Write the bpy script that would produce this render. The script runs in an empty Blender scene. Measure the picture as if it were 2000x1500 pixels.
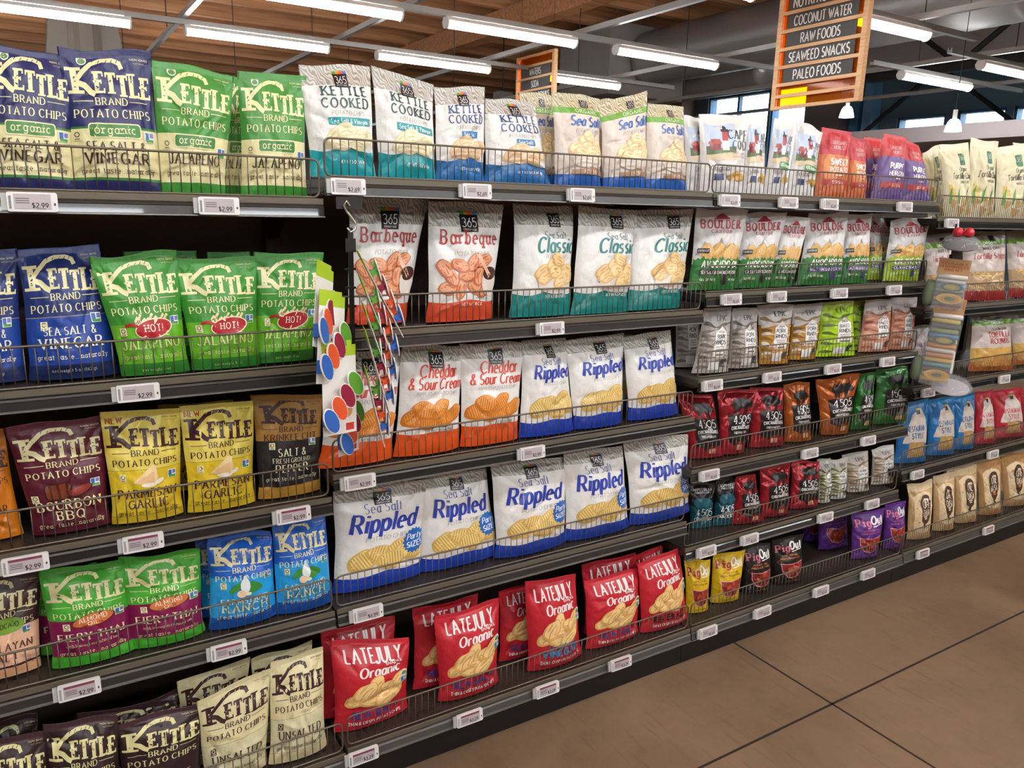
import bpy, math, random
import numpy as np
from mathutils import Vector, Matrix, Euler

S = bpy.context.scene
COL = S.collection

# ------------------------------------------------------------------ camera
cam_d = bpy.data.cameras.new('camera'); cam = bpy.data.objects.new('camera', cam_d); COL.objects.link(cam)
YAW, PIT, ROL = 0.5584, 0.2229, 0.0249
fw = Vector((math.sin(YAW)*math.cos(PIT), math.cos(YAW)*math.cos(PIT), -math.sin(PIT)))
rt = Vector((math.cos(YAW), -math.sin(YAW), 0)); up = rt.cross(fw)
rt2 = rt*math.cos(ROL) + up*math.sin(ROL); up2 = -rt*math.sin(ROL) + up*math.cos(ROL)
R3 = Matrix((rt2, up2, -fw)).transposed()
cam.matrix_world = Matrix.Translation((-0.5908, -1.7663, 1.6072)) @ R3.to_4x4()
cam_d.sensor_fit = 'HORIZONTAL'; cam_d.sensor_width = 36.0; cam_d.lens = 36.0*1523.9/2000.0
cam_d.clip_start = 0.02; cam_d.clip_end = 200
S.camera = cam

# ------------------------------------------------------------------ view, world
S.view_settings.view_transform = 'Standard'; S.view_settings.look = 'None'
S.view_settings.gamma = 1.0; S.view_settings.use_curve_mapping = False
S.view_settings.exposure = 0.32
w = bpy.data.worlds.new('sky'); S.world = w; w.use_nodes = True
wn = w.node_tree.nodes; bgn = wn['Background']
sky = wn.new('ShaderNodeTexSky'); sky.sky_type = 'NISHITA'; sky.sun_disc = False
sky.sun_elevation = math.radians(40); sky.sun_rotation = math.radians(200)
w.node_tree.links.new(sky.outputs[0], bgn.inputs[0]); bgn.inputs[1].default_value = 2.2
TUBE = 38.0        # radiance of the fluorescent lenses

# ------------------------------------------------------------------ materials
def lin(h):
    if not isinstance(h, str): return tuple(h)
    h = h.lstrip('#'); o = []
    for i in (0, 2, 4):
        c = int(h[i:i+2], 16)/255.0
        o.append(c/12.92 if c <= 0.04045 else ((c+0.055)/1.055)**2.4)
    return tuple(o)
_M = {}
def mat(col, rough=0.5, metal=0.0, bump=0.0, bscale=60.0, var=0.0, coat=0.0, spec=0.5, vscale=8.0, emit=0.0):
    k = (col, rough, metal, bump, bscale, var, coat, spec, vscale, emit)
    if k in _M: return _M[k]
    m = bpy.data.materials.new('mat'); m.use_nodes = True
    nt = m.node_tree; b = nt.nodes['Principled BSDF']; c = lin(col)
    b.inputs['Base Color'].default_value = (*c, 1); b.inputs['Roughness'].default_value = rough
    b.inputs['Metallic'].default_value = metal; b.inputs['Coat Weight'].default_value = coat
    b.inputs['Specular IOR Level'].default_value = spec
    if emit:
        b.inputs['Emission Color'].default_value = (*c, 1); b.inputs['Emission Strength'].default_value = emit
    if bump or var:
        tc = nt.nodes.new('ShaderNodeTexCoord')
        if var:
            n = nt.nodes.new('ShaderNodeTexNoise'); n.inputs['Scale'].default_value = vscale; n.inputs['Detail'].default_value = 5
            nt.links.new(tc.outputs['Object'], n.inputs['Vector'])
            r = nt.nodes.new('ShaderNodeMapRange'); r.inputs['To Min'].default_value = 1-var; r.inputs['To Max'].default_value = 1+var
            nt.links.new(n.outputs['Fac'], r.inputs['Value'])
            mx = nt.nodes.new('ShaderNodeVectorMath'); mx.operation = 'SCALE'; mx.inputs[0].default_value = c
            nt.links.new(r.outputs[0], mx.inputs['Scale']); nt.links.new(mx.outputs[0], b.inputs['Base Color'])
        if bump:
            n2 = nt.nodes.new('ShaderNodeTexNoise'); n2.inputs['Scale'].default_value = bscale; n2.inputs['Detail'].default_value = 3
            nt.links.new(tc.outputs['Object'], n2.inputs['Vector'])
            bp = nt.nodes.new('ShaderNodeBump'); bp.inputs['Strength'].default_value = bump; bp.inputs['Distance'].default_value = 0.01
            nt.links.new(n2.outputs['Fac'], bp.inputs['Height']); nt.links.new(bp.outputs[0], b.inputs['Normal'])
    _M[k] = m; return m

def glass_mat(col, alpha, rough=0.1):
    k = ('glass', col, alpha, rough)
    if k in _M: return _M[k]
    m = bpy.data.materials.new('clear'); m.use_nodes = True; nt = m.node_tree; b = nt.nodes['Principled BSDF']
    b.inputs['Base Color'].default_value = (*lin(col), 1); b.inputs['Roughness'].default_value = rough
    tr = nt.nodes.new('ShaderNodeBsdfTransparent'); tr.inputs[0].default_value = (*lin(col), 1)
    mx = nt.nodes.new('ShaderNodeMixShader'); mx.inputs[0].default_value = alpha
    nt.links.new(tr.outputs[0], mx.inputs[1]); nt.links.new(b.outputs[0], mx.inputs[2])
    nt.links.new(mx.outputs[0], nt.nodes['Material Output'].inputs[0])
    _M[k] = m; return m

def floor_mat():
    m = bpy.data.materials.new('stained_concrete'); m.use_nodes = True; nt = m.node_tree; b = nt.nodes['Principled BSDF']
    tc = nt.nodes.new('ShaderNodeTexCoord')
    n1 = nt.nodes.new('ShaderNodeTexNoise'); n1.inputs['Scale'].default_value = 1.6; n1.inputs['Detail'].default_value = 7; n1.inputs['Roughness'].default_value = 0.62; n1.inputs['Distortion'].default_value = 0.6
    n2 = nt.nodes.new('ShaderNodeTexNoise'); n2.inputs['Scale'].default_value = 14; n2.inputs['Detail'].default_value = 6; n2.inputs['Roughness'].default_value = 0.7
    mp = nt.nodes.new('ShaderNodeMapping'); mp.inputs['Scale'].default_value = (60, 5, 1); mp.inputs['Rotation'].default_value = (0, 0, 0.5)
    n3 = nt.nodes.new('ShaderNodeTexNoise'); n3.inputs['Scale'].default_value = 1; n3.inputs['Detail'].default_value = 4
    for n in (n1, n2): nt.links.new(tc.outputs['Object'], n.inputs['Vector'])
    nt.links.new(tc.outputs['Object'], mp.inputs[0]); nt.links.new(mp.outputs[0], n3.inputs['Vector'])
    cr = nt.nodes.new('ShaderNodeValToRGB'); e = cr.color_ramp.elements
    e[0].position = 0.3; e[0].color = (*lin('#66533f'), 1); e[1].position = 0.72; e[1].color = (*lin('#8a7158'), 1)
    ad = nt.nodes.new('ShaderNodeMath'); ad.operation = 'MULTIPLY_ADD'; ad.inputs[1].default_value = 0.3
    s1 = nt.nodes.new('ShaderNodeMath'); s1.operation = 'SUBTRACT'; s1.inputs[1].default_value = 0.15
    nt.links.new(n2.outputs['Fac'], ad.inputs[0]); nt.links.new(n1.outputs['Fac'], ad.inputs[2]); nt.links.new(ad.outputs[0], s1.inputs[0]); nt.links.new(s1.outputs[0], cr.inputs[0])
    # worn dark scuffs
    r = nt.nodes.new('ShaderNodeMapRange'); r.inputs['From Min'].default_value = 0.25; r.inputs['From Max'].default_value = 0.4; r.inputs['To Min'].default_value = 0.72; r.inputs['To Max'].default_value = 1.0
    nt.links.new(n3.outputs['Fac'], r.inputs['Value'])
    mx = nt.nodes.new('ShaderNodeVectorMath'); mx.operation = 'SCALE'
    nt.links.new(cr.outputs[0], mx.inputs[0]); nt.links.new(r.outputs[0], mx.inputs['Scale']); nt.links.new(mx.outputs[0], b.inputs['Base Color'])
    rr = nt.nodes.new('ShaderNodeMapRange'); rr.inputs['To Min'].default_value = 0.34; rr.inputs['To Max'].default_value = 0.6
    nt.links.new(n1.outputs['Fac'], rr.inputs['Value']); nt.links.new(rr.outputs[0], b.inputs['Roughness'])
    return m

def wood_mat(c0, c1, along='X', scale=1.0):
    m = bpy.data.materials.new('wood'); m.use_nodes = True; nt = m.node_tree; b = nt.nodes['Principled BSDF']
    tc = nt.nodes.new('ShaderNodeTexCoord'); mp = nt.nodes.new('ShaderNodeMapping')
    mp.inputs['Scale'].default_value = (0.5*scale, 12*scale, 12*scale) if along == 'X' else (12*scale, 0.5*scale, 12*scale)
    n = nt.nodes.new('ShaderNodeTexNoise'); n.inputs['Scale'].default_value = 2.0; n.inputs['Detail'].default_value = 6; n.inputs['Distortion'].default_value = 0.4
    nt.links.new(tc.outputs['Object'], mp.inputs[0]); nt.links.new(mp.outputs[0], n.inputs['Vector'])
    cr = nt.nodes.new('ShaderNodeValToRGB'); e = cr.color_ramp.elements
    e[0].position = 0.32; e[0].color = (*lin(c0), 1); e[1].position = 0.68; e[1].color = (*lin(c1), 1)
    nt.links.new(n.outputs['Fac'], cr.inputs[0]); nt.links.new(cr.outputs[0], b.inputs['Base Color']); b.inputs['Roughness'].default_value = 0.6
    return m

def bag_mat(key, bands, rough, metal, top=None, wavy=0.0):
    """film of a bag: printed colour bands up its height; optional engraved line art above `top` (v, light, dark)"""
    m = bpy.data.materials.new('film_'+key); m.use_nodes = True; nt = m.node_tree; b = nt.nodes['Principled BSDF']
    uv = nt.nodes.new('ShaderNodeUVMap'); uv.uv_map = 'UVMap'
    sp = nt.nodes.new('ShaderNodeSeparateXYZ'); nt.links.new(uv.outputs[0], sp.inputs[0])
    v = sp.outputs[1]
    if wavy:
        a = nt.nodes.new('ShaderNodeMath'); a.operation = 'MULTIPLY'; a.inputs[1].default_value = 9.0; nt.links.new(sp.outputs[0], a.inputs[0])
        s = nt.nodes.new('ShaderNodeMath'); s.operation = 'SINE'; nt.links.new(a.outputs[0], s.inputs[0])
        ma = nt.nodes.new('ShaderNodeMath'); ma.operation = 'MULTIPLY_ADD'; ma.inputs[1].default_value = wavy
        nt.links.new(s.outputs[0], ma.inputs[0]); nt.links.new(v, ma.inputs[2]); v2 = ma.outputs[0]
    else: v2 = v
    cr = nt.nodes.new('ShaderNodeValToRGB'); cr.color_ramp.interpolation = 'CONSTANT'; el = cr.color_ramp.elements
    for i, (p, c) in enumerate(bands):
        q = el[i] if i < 2 else el.new(p)
        q.position = p; q.color = (*lin(c), 1)
    if len(bands) == 1: el[1].position = 1.0; el[1].color = (*lin(bands[0][1]), 1)
    nt.links.new(v2, cr.inputs[0]); out = cr.outputs[0]
    if top:
        tv, lt, dk = top
        wv = nt.nodes.new('ShaderNodeTexWave'); wv.wave_type = 'BANDS'; wv.bands_direction = 'DIAGONAL'
        wv.inputs['Scale'].default_value = 11; wv.inputs['Distortion'].default_value = 14; wv.inputs['Detail'].default_value = 1.0; wv.inputs['Detail Scale'].default_value = 0.7
        nt.links.new(uv.outputs[0], wv.inputs[0])
        c2 = nt.nodes.new('ShaderNodeValToRGB'); e2 = c2.color_ramp.elements
        e2[0].position = 0.25; e2[0].color = (*lin(dk), 1); e2[1].position = 0.55; e2[1].color = (*lin(lt), 1)
        nt.links.new(wv.outputs['Fac'], c2.inputs[0])
        gt = nt.nodes.new('ShaderNodeMath'); gt.operation = 'GREATER_THAN'; gt.inputs[1].default_value = tv; nt.links.new(v, gt.inputs[0])
        mx = nt.nodes.new('ShaderNodeMix'); mx.data_type = 'RGBA'
        nt.links.new(gt.outputs[0], mx.inputs[0]); nt.links.new(out, mx.inputs[6]); nt.links.new(c2.outputs[0], mx.inputs[7]); out = mx.outputs[2]
    nt.links.new(out, b.inputs['Base Color'])
    b.inputs['Roughness'].default_value = rough; b.inputs['Metallic'].default_value = metal
    n2 = nt.nodes.new('ShaderNodeTexNoise'); n2.inputs['Scale'].default_value = 9; n2.inputs['Detail'].default_value = 2
    nt.links.new(uv.outputs[0], n2.inputs['Vector'])
    bp = nt.nodes.new('ShaderNodeBump'); bp.inputs['Strength'].default_value = 0.35; bp.inputs['Distance'].default_value = 0.01
    nt.links.new(n2.outputs['Fac'], bp.inputs['Height']); nt.links.new(bp.outputs[0], b.inputs['Normal'])
    return m

# ------------------------------------------------------------------ mesh building
def link_mesh(name, V, F, mats, parent=None, mi=None, smooth=False, loc=None):
    me = bpy.data.meshes.new(name); me.from_pydata([tuple(map(float, v)) for v in V], [], F)
    for m in (mats if isinstance(mats, (list, tuple)) else [mats]): me.materials.append(m)
    if mi is not None: me.polygons.foreach_set('material_index', mi)
    if smooth: me.polygons.foreach_set('use_smooth', [True]*len(F))
    me.update()
    o = bpy.data.objects.new(name, me); COL.objects.link(o)
    if parent: o.parent = parent
    if loc is not None: o.location = loc
    return o
class MB:
    def __init__(s): s.V = []; s.F = []; s.I = []; s.m = 0
    def add(s, V, F):
        n = len(s.V); s.V += [tuple(v) for v in V]; s.F += [tuple(i+n for i in f) for f in F]; s.I += [s.m]*len(F); return s
    def box(s, x0, y0, z0, x1, y1, z1, T=None):
        V = [(x0,y0,z0),(x1,y0,z0),(x1,y1,z0),(x0,y1,z0),(x0,y0,z1),(x1,y0,z1),(x1,y1,z1),(x0,y1,z1)]
        if T is not None: V = [T @ Vector(v) for v in V]
        return s.add(V, [(0,3,2,1),(4,5,6,7),(0,1,5,4),(1,2,6,5),(2,3,7,6),(3,0,4,7)])
    def prism(s, prof, axis, a, b):
        """profile of 2D points extruded along axis x (pts y,z), y (pts x,z) or z (pts x,y)"""
        f = {'x': lambda p, t: (t, p[0], p[1]), 'y': lambda p, t: (p[0], t, p[1]), 'z': lambda p, t: (p[0], p[1], t)}[axis]
        n = len(prof); V = [f(p, a) for p in prof]+[f(p, b) for p in prof]
        F = [(i, (i+1) % n, n+(i+1) % n, n+i) for i in range(n)]+[tuple(range(n-1, -1, -1)), tuple(range(n, 2*n))]
        return s.add(V, F)
    def tube(s, pts, r, n=8, closed=False):
        P = [Vector(p) for p in pts]; k = len(P); V = []; F = []
        ref = None
        for i, p in enumerate(P):
            a = P[(i-1) % k] if (closed or i > 0) else P[i]; b = P[(i+1) % k] if (closed or i < k-1) else P[i]
            t = (b-a).normalized()
            if ref is None: ref = t.orthogonal().normalized()
            u = (ref - t*ref.dot(t)).normalized(); ref = u; v = t.cross(u)
            rr = r[i] if isinstance(r, (list, tuple)) else r
            V += [p+u*rr*math.cos(2*math.pi*j/n)+v*rr*math.sin(2*math.pi*j/n) for j in range(n)]
        for i in range(k if closed else k-1):
            for j in range(n):
                a = i*n+j; b = i*n+(j+1) % n; c = ((i+1) % k)*n+(j+1) % n; d = ((i+1) % k)*n+j
                F.append((a, b, c, d))
        if not closed: F += [tuple(range(n-1, -1, -1)), tuple(range((k-1)*n, k*n))]
        return s.add(V, F)
    def lathe(s, prof, c=(0,0,0), n=24, ang=2*math.pi):
        V = []; F = []; k = len(prof)
        for j in range(n):
            a = ang*j/n
            V += [(c[0]+r*math.cos(a), c[1]+r*math.sin(a), c[2]+z) for r, z in prof]
        for j in range(n):
            for i in range(k-1):
                F.append((j*k+i, ((j+1) % n)*k+i, ((j+1) % n)*k+i+1, j*k+i+1))
        return s.add(V, F)
    def disc(s, c, rx, rz, th, T=None, n=20):
        V = []
        for y in (0, -th):
            V += [Vector((c[0]+rx*math.cos(2*math.pi*j/n), c[1]+y, c[2]+rz*math.sin(2*math.pi*j/n))) for j in range(n)]
        if T is not None: V = [T @ v for v in V]
        return s.add(V, [tuple(range(n-1, -1, -1)), tuple(range(n, 2*n))]+[(j, (j+1) % n, n+(j+1) % n, n+j) for j in range(n)])
    def build(s, name, mats, parent=None, smooth=False, loc=None):
        return link_mesh(name, s.V, s.F, mats, parent, s.I if isinstance(mats, (list, tuple)) else None, smooth, loc)
def tag(o, label, cat, group=None, kind=None):
    o['label'] = label; o['category'] = cat
    if group: o['group'] = group
    if kind: o['kind'] = kind
    return o
def thing(name, loc, label, cat, group=None, rz=0.0):
    o = bpy.data.objects.new(name, None); o.empty_display_size = 0.05; COL.objects.link(o)
    o.location = loc; o.rotation_euler = (0, 0, rz); return tag(o, label, cat, group)
def struct(o): o['kind'] = 'structure'; return o

# ------------------------------------------------------------------ lettering: a stroke alphabet with pen styles
_G = r'''
A .78 0,0 .39,1 .78,0|.14,.35 .64,.35
B .64 0,0 0,1 .32,1 @.34,.76,.26,.24,90,-90 0,.52|.3,.52 @.36,.26,.28,.26,90,-90 0,0
C .76 @.42,.5,.42,.5,42,318
D .78 0,0 0,1 .3,1 @.3,.5,.48,.5,90,-90 0,0
E .52 0,0 0,1|0,1 .52,1|0,.52 .42,.52|0,0 .54,0
F .54 0,0 0,1|0,1 .54,1|0,.52 .44,.52
G .8 @.42,.5,.42,.5,42,330|.8,.06 .8,.46|.5,.46 .84,.46
H .74 0,0 0,1|.74,0 .74,1|0,.52 .74,.52
I .06 .03,0 .03,1
J .4 .38,1 .38,.25 @.17,.25,.21,.25,0,-170
K .68 0,0 0,1|.64,1 .04,.42|.22,.58 .68,0
L .53 0,1 0,0|0,0 .53,0
M .9 0,0 0,1 .45,.2 .9,1 .9,0
N .74 0,0 0,1 .74,0 .74,1
O .84 @.42,.5,.42,.5,90,450
P .6 0,0 0,1 .32,1 @.32,.73,.28,.27,90,-90 0,.46
Q .84 @.42,.5,.42,.5,90,450|.5,.25 .84,-.08
R .66 0,0 0,1 .32,1 @.32,.74,.27,.26,90,-90 0,.48|.3,.48 .66,0
S .56 @.28,.75,.25,.25,38,270 @.28,.25,.28,.25,90,-148
T .68 0,1 .68,1|.34,1 .34,0
U .72 0,1 0,.34 @.36,.34,.36,.34,180,360 .72,1
V .76 0,1 .38,0 .76,1
W 1.04 0,1 .27,0 .52,.8 .78,0 1.04,1
X .7 0,1 .7,0|.7,1 0,0
Y .7 0,1 .35,.48 .7,1|.35,.48 .35,0
Z .62 0,1 .6,1 0,0 .62,0
a .5 @.25,.33,.25,.33,0,360|.5,.66 .5,0
b .5 0,1 0,0|@.26,.33,.25,.33,0,360
c .46 @.26,.33,.26,.33,48,312
d .52 @.26,.33,.26,.33,0,360|.52,1 .52,0
e .52 0,.36 .52,.36 @.26,.33,.26,.33,5,312
f .32 .36,.92 @.25,.84,.12,.15,60,180 .13,0|0,.64 .3,.64
g .5 @.25,.33,.25,.33,0,360|.5,.66 .5,-.08 @.25,-.08,.25,.22,0,-160
h .48 0,1 0,0|0,.38 @.24,.4,.24,.26,170,0 .48,0
i .04 .02,.66 .02,0|.02,.84 .02,.95
j .14 .12,.66 .12,-.1 @0,-.1,.12,.18,0,-100|.12,.84 .12,.95
k .46 0,1 0,0|.42,.66 .02,.26|.14,.38 .46,0
l .04 .02,1 .02,0
m .8 0,.66 0,0|0,.38 @.2,.42,.2,.24,170,0 .4,0|.4,.38 @.6,.42,.2,.24,170,0 .8,0
n .48 0,.66 0,0|0,.38 @.24,.4,.24,.26,170,0 .48,0
o .54 @.27,.33,.27,.33,90,450
p .5 0,.66 0,-.32|@.26,.33,.25,.33,0,360
q .5 @.25,.33,.25,.33,0,360|.5,.66 .5,-.32
r .34 0,.66 0,0|0,.34 @.22,.4,.22,.25,175,45
s .42 @.21,.5,.19,.16,38,270 @.21,.17,.21,.17,90,-148
t .34 .13,.9 .13,.14 @.25,.14,.12,.14,180,290|0,.64 .32,.64
u .48 0,.66 0,.25 @.24,.26,.24,.26,180,360 .48,.66|.48,.66 .48,0
v .48 0,.66 .24,0 .48,.66
w .74 0,.66 .18,0 .37,.6 .56,0 .74,.66
x .46 0,.66 .46,0|.46,.66 0,0
y .48 0,.66 .25,.02|.48,.66 .14,-.3 0,-.3
z .44 0,.66 .42,.66 0,0 .44,0
0 .6 @.3,.5,.3,.5,90,450
1 .22 0,.82 .18,1 .18,0
2 .56 @.27,.73,.27,.27,160,-38 0,0 .56,0
3 .54 @.25,.75,.24,.25,150,-90|@.25,.25,.28,.26,90,-150
4 .6 .42,0 .42,1 0,.3 .6,.3
5 .54 .5,1 .08,1 .04,.56 @.25,.32,.28,.32,130,-150
6 .56 @.28,.3,.28,.3,0,360|.42,1 @.6,.3,.58,.4,128,178
7 .54 0,1 .54,1 .18,0
8 .54 @.27,.76,.23,.24,0,360|@.27,.26,.27,.27,0,360
9 .56 @.28,.7,.28,.3,0,360|.56,.66 .22,0
& .72 .72,0 .18,.7 @.32,.82,.16,.18,215,-45 .08,.4 @.27,.24,.24,.24,150,330 .7,.42
! .06 .03,1 .03,.3|.03,0 .03,.1
. .06 .03,0 .03,.1
, .06 .03,.08 0,-.12
' .06 .03,1 .03,.78
- .3 0,.4 .3,.4
$ .56 @.28,.73,.25,.22,38,270 @.28,.27,.28,.24,90,-148|.28,1.1 .28,-.1
% .7 .1,0 .6,1|@.14,.8,.14,.2,0,360|@.56,.2,.14,.2,0,360
( .2 @.3,.4,.25,.6,130,230
) .2 @-.1,.4,.25,.6,50,-50
= .4 0,.3 .4,.3|0,.55 .4,.55
~ .74 0,0 0,1 .74,0 .74,1|.16,1.2 .3,1.27 .46,1.19 .6,1.26
'''
def _parse(t):
    strokes = []
    for st in t.split('|'):
        P = []
        for k in st.split():
            if k[0] == '@':
                cx, cy, rx, ry, a, b = map(float, k[1:].split(','))
                n = max(3, int(abs(b-a)/22))
                P += [(cx+rx*math.cos(math.radians(a+(b-a)*i/n)), cy+ry*math.sin(math.radians(a+(b-a)*i/n))) for i in range(n+1)]
            else: P.append(tuple(map(float, k.split(','))))
        Q = [P[0]]
        for p in P[1:]:
            if math.dist(p, Q[-1]) > 1e-4: Q.append(p)
        strokes.append(Q)
    return strokes
GL = {}
for _l in _G.strip().splitlines():
    _k, _a, _s = _l.split(' ', 2); GL[_k] = (float(_a), _parse(_s))
#        thick thin serif slant
PEN = {'serif': (.2, .085, .16, 0), 'fine': (.14, .075, .13, 0), 'slab': (.2, .14, .2, 0), 'sans': (.14, .13, 0, 0),
       'bold': (.23, .2, 0, 0), 'black': (.3, .26, .0, 0), 'light': (.085, .08, 0, 0), 'script': (.2, .11, 0, .28),
       'hand': (.085, .07, 0, .12), 'type': (.13, .11, .22, 0), 'blackslab': (.26, .2, .2, 0)}
# a printed design is a stack of 2D patches: x across the bag (-.5 .. .5), y up it (0 .. 1.5)
class Art:
    def __init__(s): s.V = []; s.Q = []; s.T = []; s.QC = []; s.TC = []; s.L = []; s.n = 0; s.layer = 0; s.cols = []
    def ci(s, c):
        if c not in s.cols: s.cols.append(c)
        return s.cols.index(c)
    def put(s, V, Q, T, c):
        k = s.ci(c)
        s.V += V; s.L += [s.layer]*len(V)
        s.Q += [tuple(i+s.n for i in q) for q in Q]; s.T += [tuple(i+s.n for i in t) for t in T]
        s.QC += [k]*len(Q); s.TC += [k]*len(T); s.n += len(V)
    def stroke(s, P, w, c, thin=None, closed=False):
        thin = w if thin is None else thin
        D = [P[0]]
        for a, b in zip(P, P[1:]):
            n = max(1, int(math.dist(a, b)/0.03))
            D += [(a[0]+(b[0]-a[0])*i/n, a[1]+(b[1]-a[1])*i/n) for i in range(1, n+1)]
        V = []; m = len(D)
        closed = math.dist(D[0], D[-1]) < 1e-4
        for i, p in enumerate(D):
            a = D[i-1] if i > 0 else (D[-2] if closed else p); b = D[i+1] if i < m-1 else (D[1] if closed else p)
            t = (b[0]-a[0], b[1]-a[1]); l = math.hypot(*t) or 1; t = (t[0]/l, t[1]/l)
            ww = (thin+(w-thin)*t[1]**2)/2
            if 0 < i < m-1:      # mitre the corners
                u1 = (p[0]-a[0], p[1]-a[1]); l1 = math.hypot(*u1) or 1
                co = max(.55, (u1[0]*t[0]+u1[1]*t[1])/l1); ww /= co
            V += [(p[0]-t[1]*ww, p[1]+t[0]*ww), (p[0]+t[1]*ww, p[1]-t[0]*ww)]
        s.put(V, [(2*i, 2*i+1, 2*i+3, 2*i+2) for i in range(m-1)], [], c)
    def text(s, t, x, y, h, c, pen='sans', w=None, al='c', sp=.17, rot=0.0, arc=0.0, wmul=1.0):
        tk, tn, sf, sl = PEN[pen]; tk *= wmul; tn *= wmul
        sp = sp + (sf*.75 if sf else 0)+tk*.5
        adv = []; X = 0
        for ch in t:
            if ch == ' ': adv.append(X); X += .42; continue
            a, _ = GL.get(ch, GL['-']); adv.append(X); X += a+sp
        X -= sp; W = X*h; sx = 1.0
        if w: sx = w/W; W = w
        x0 = {'c': x-W/2, 'l': x, 'r': x-W}[al]
        ca, sa = math.cos(rot), math.sin(rot)
        def M(px, py):
            px = x0+(px+sl*py)*h*sx; py = py*h
            if arc: py += arc*(1-((px-x)/(W/2+1e-6))**2)
            dx = px-x
            return (x+dx*ca-py*sa, y+dx*sa+py*ca)
        for ch, ax in zip(t, adv):
            if ch == ' ': continue
            _, st = GL.get(ch, GL['-'])
            f = min(1.0, max(sx, .55))
            for P in st:
                s.stroke([M(ax+p[0], p[1]) for p in P], tk*h*f, c, tn*h*f)
                if sf and ch.isalnum():
                    for e, q in ((P[0], P[1]), (P[-1], P[-2])):
                        d = (q[0]-e[0], q[1]-e[1]); l = math.hypot(*d)
                        if l and abs(d[1])/l > .75 and min(abs(e[1]), abs(e[1]-1), abs(e[1]-.66), abs(e[1]+.32)) < .03:
                            yy = e[1]+(tn*.5 if d[1] > 0 else -tn*.5)
                            s.stroke([M(ax+e[0]-sf, yy), M(ax+e[0]+sf, yy)], tn*h, c, tn*h)
        s.layer += 1
    def band(s, x0, x1, lo, hi, c, n=20, m=4):
        fl = lo if callable(lo) else (lambda x: lo); fh = hi if callable(hi) else (lambda x: hi)
        V = []
        for j in range(m+1):
            for i in range(n+1):
                x = x0+(x1-x0)*i/n; V.append((x, fl(x)+(fh(x)-fl(x))*j/m))
        s.put(V, [(j*(n+1)+i, j*(n+1)+i+1, (j+1)*(n+1)+i+1, (j+1)*(n+1)+i) for j in range(m) for i in range(n)], [], c); s.layer += 1
    def rect(s, x, y, w, h, c, rot=0.0):
        n = max(2, int(w/.025)); m = max(2, int(h/.025)); ca, sa = math.cos(rot), math.sin(rot); V = []
        for j in range(m+1):
            for i in range(n+1):
                a = -w/2+w*i/n; b = -h/2+h*j/m; V.append((x+a*ca-b*sa, y+a*sa+b*ca))
        s.put(V, [(j*(n+1)+i, j*(n+1)+i+1, (j+1)*(n+1)+i+1, (j+1)*(n+1)+i) for j in range(m) for i in range(n)], [], c); s.layer += 1
    def blob(s, x, y, P, c):
        """star-shaped outline P about its own centre, filled in rings"""
        D = []
        for a, b in zip(P, P[1:]+P[:1]):
            n = max(1, int(math.dist(a, b)/.03)); D += [(a[0]+(b[0]-a[0])*i/n, a[1]+(b[1]-a[1])*i/n) for i in range(n)]
        r = max(math.hypot(*p) for p in D); k = max(1, int(r/.018)); n = len(D)
        V = [(x, y)]
        for j in range(1, k+1): V += [(x+p[0]*j/k, y+p[1]*j/k) for p in D]
        Q = [(1+(j-1)*n+i, 1+(j-1)*n+(i+1) % n, 1+j*n+(i+1) % n, 1+j*n+i) for j in range(1, k) for i in range(n)]
        s.put(V, Q, [(0, 1+i, 1+(i+1) % n) for i in range(n)], c); s.layer += 1
    def ell(s, x, y, rx, ry, c, rot=0.0, wob=0.0, seed=0, n=26):
        rn = random.Random(seed); ph = [rn.uniform(0, 6.28) for _ in range(3)]; ca, sa = math.cos(rot), math.sin(rot); P = []
        for i in range(n):
            a = 2*math.pi*i/n; r = 1+wob*(math.sin(2*a+ph[0])+.6*math.sin(3*a+ph[1])+.5*math.sin(5*a+ph[2]))
            px, py = rx*r*math.cos(a), ry*r*math.sin(a); P.append((px*ca-py*sa, px*sa+py*ca))
        s.blob(x, y, P, c)
    def rrect(s, x, y, w, h, r, c):
        P = []
        for cx, cy, a0 in ((w/2-r, h/2-r, 0), (-w/2+r, h/2-r, 90), (-w/2+r, -h/2+r, 180), (w/2-r, -h/2+r, 270)):
            P += [(cx+r*math.cos(math.radians(a0+t)), cy+r*math.sin(math.radians(a0+t))) for t in (0, 30, 60, 90)]
        s.blob(x, y, P, c)
    def chip(s, x, y, rx, ry, rot, cols, ridged=False, seed=0):
        s.ell(x, y, rx, ry, cols[0], rot, .07, seed); s.ell(x+rx*.04, y+ry*.1, rx*.86, ry*.82, cols[1], rot, .07, seed)
        if ridged:
            ca, sa = math.cos(rot), math.sin(rot)
            for i in range(-4, 5):
                u = i/5; hh = math.sqrt(1-u*u)*.82
                p = lambda v: (x+rx*.9*u*ca-ry*v*sa, y+rx*.9*u*sa+ry*v*ca)
                s.stroke([p(-hh), p(0), p(hh)], rx*.07, cols[2])
            s.layer += 1
        else:
            ca, sa = math.cos(rot), math.sin(rot); rn = random.Random(seed); o = rn.uniform(-.25, .25)
            p = lambda u, v: (x+rx*u*ca-ry*v*sa, y+rx*u*sa+ry*v*ca)
            s.stroke([p(-.7, -.2+o), p(-.3, .02+o), (p(.15, .05+o)), p(.6, -.15+o)], ry*.13, cols[2]); s.stroke([p(-.2, -.55), p(.25, -.45), p(.55, -.5)], ry*.1, cols[2])
            s.ell(*p(.1, .45), rx*.4, ry*.16, cols[0], rot, .05, seed+9, 12); s.layer += 1
WORDS_ = ['one', 'two', 'three', 'four', 'five', 'six', 'seven']

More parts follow.
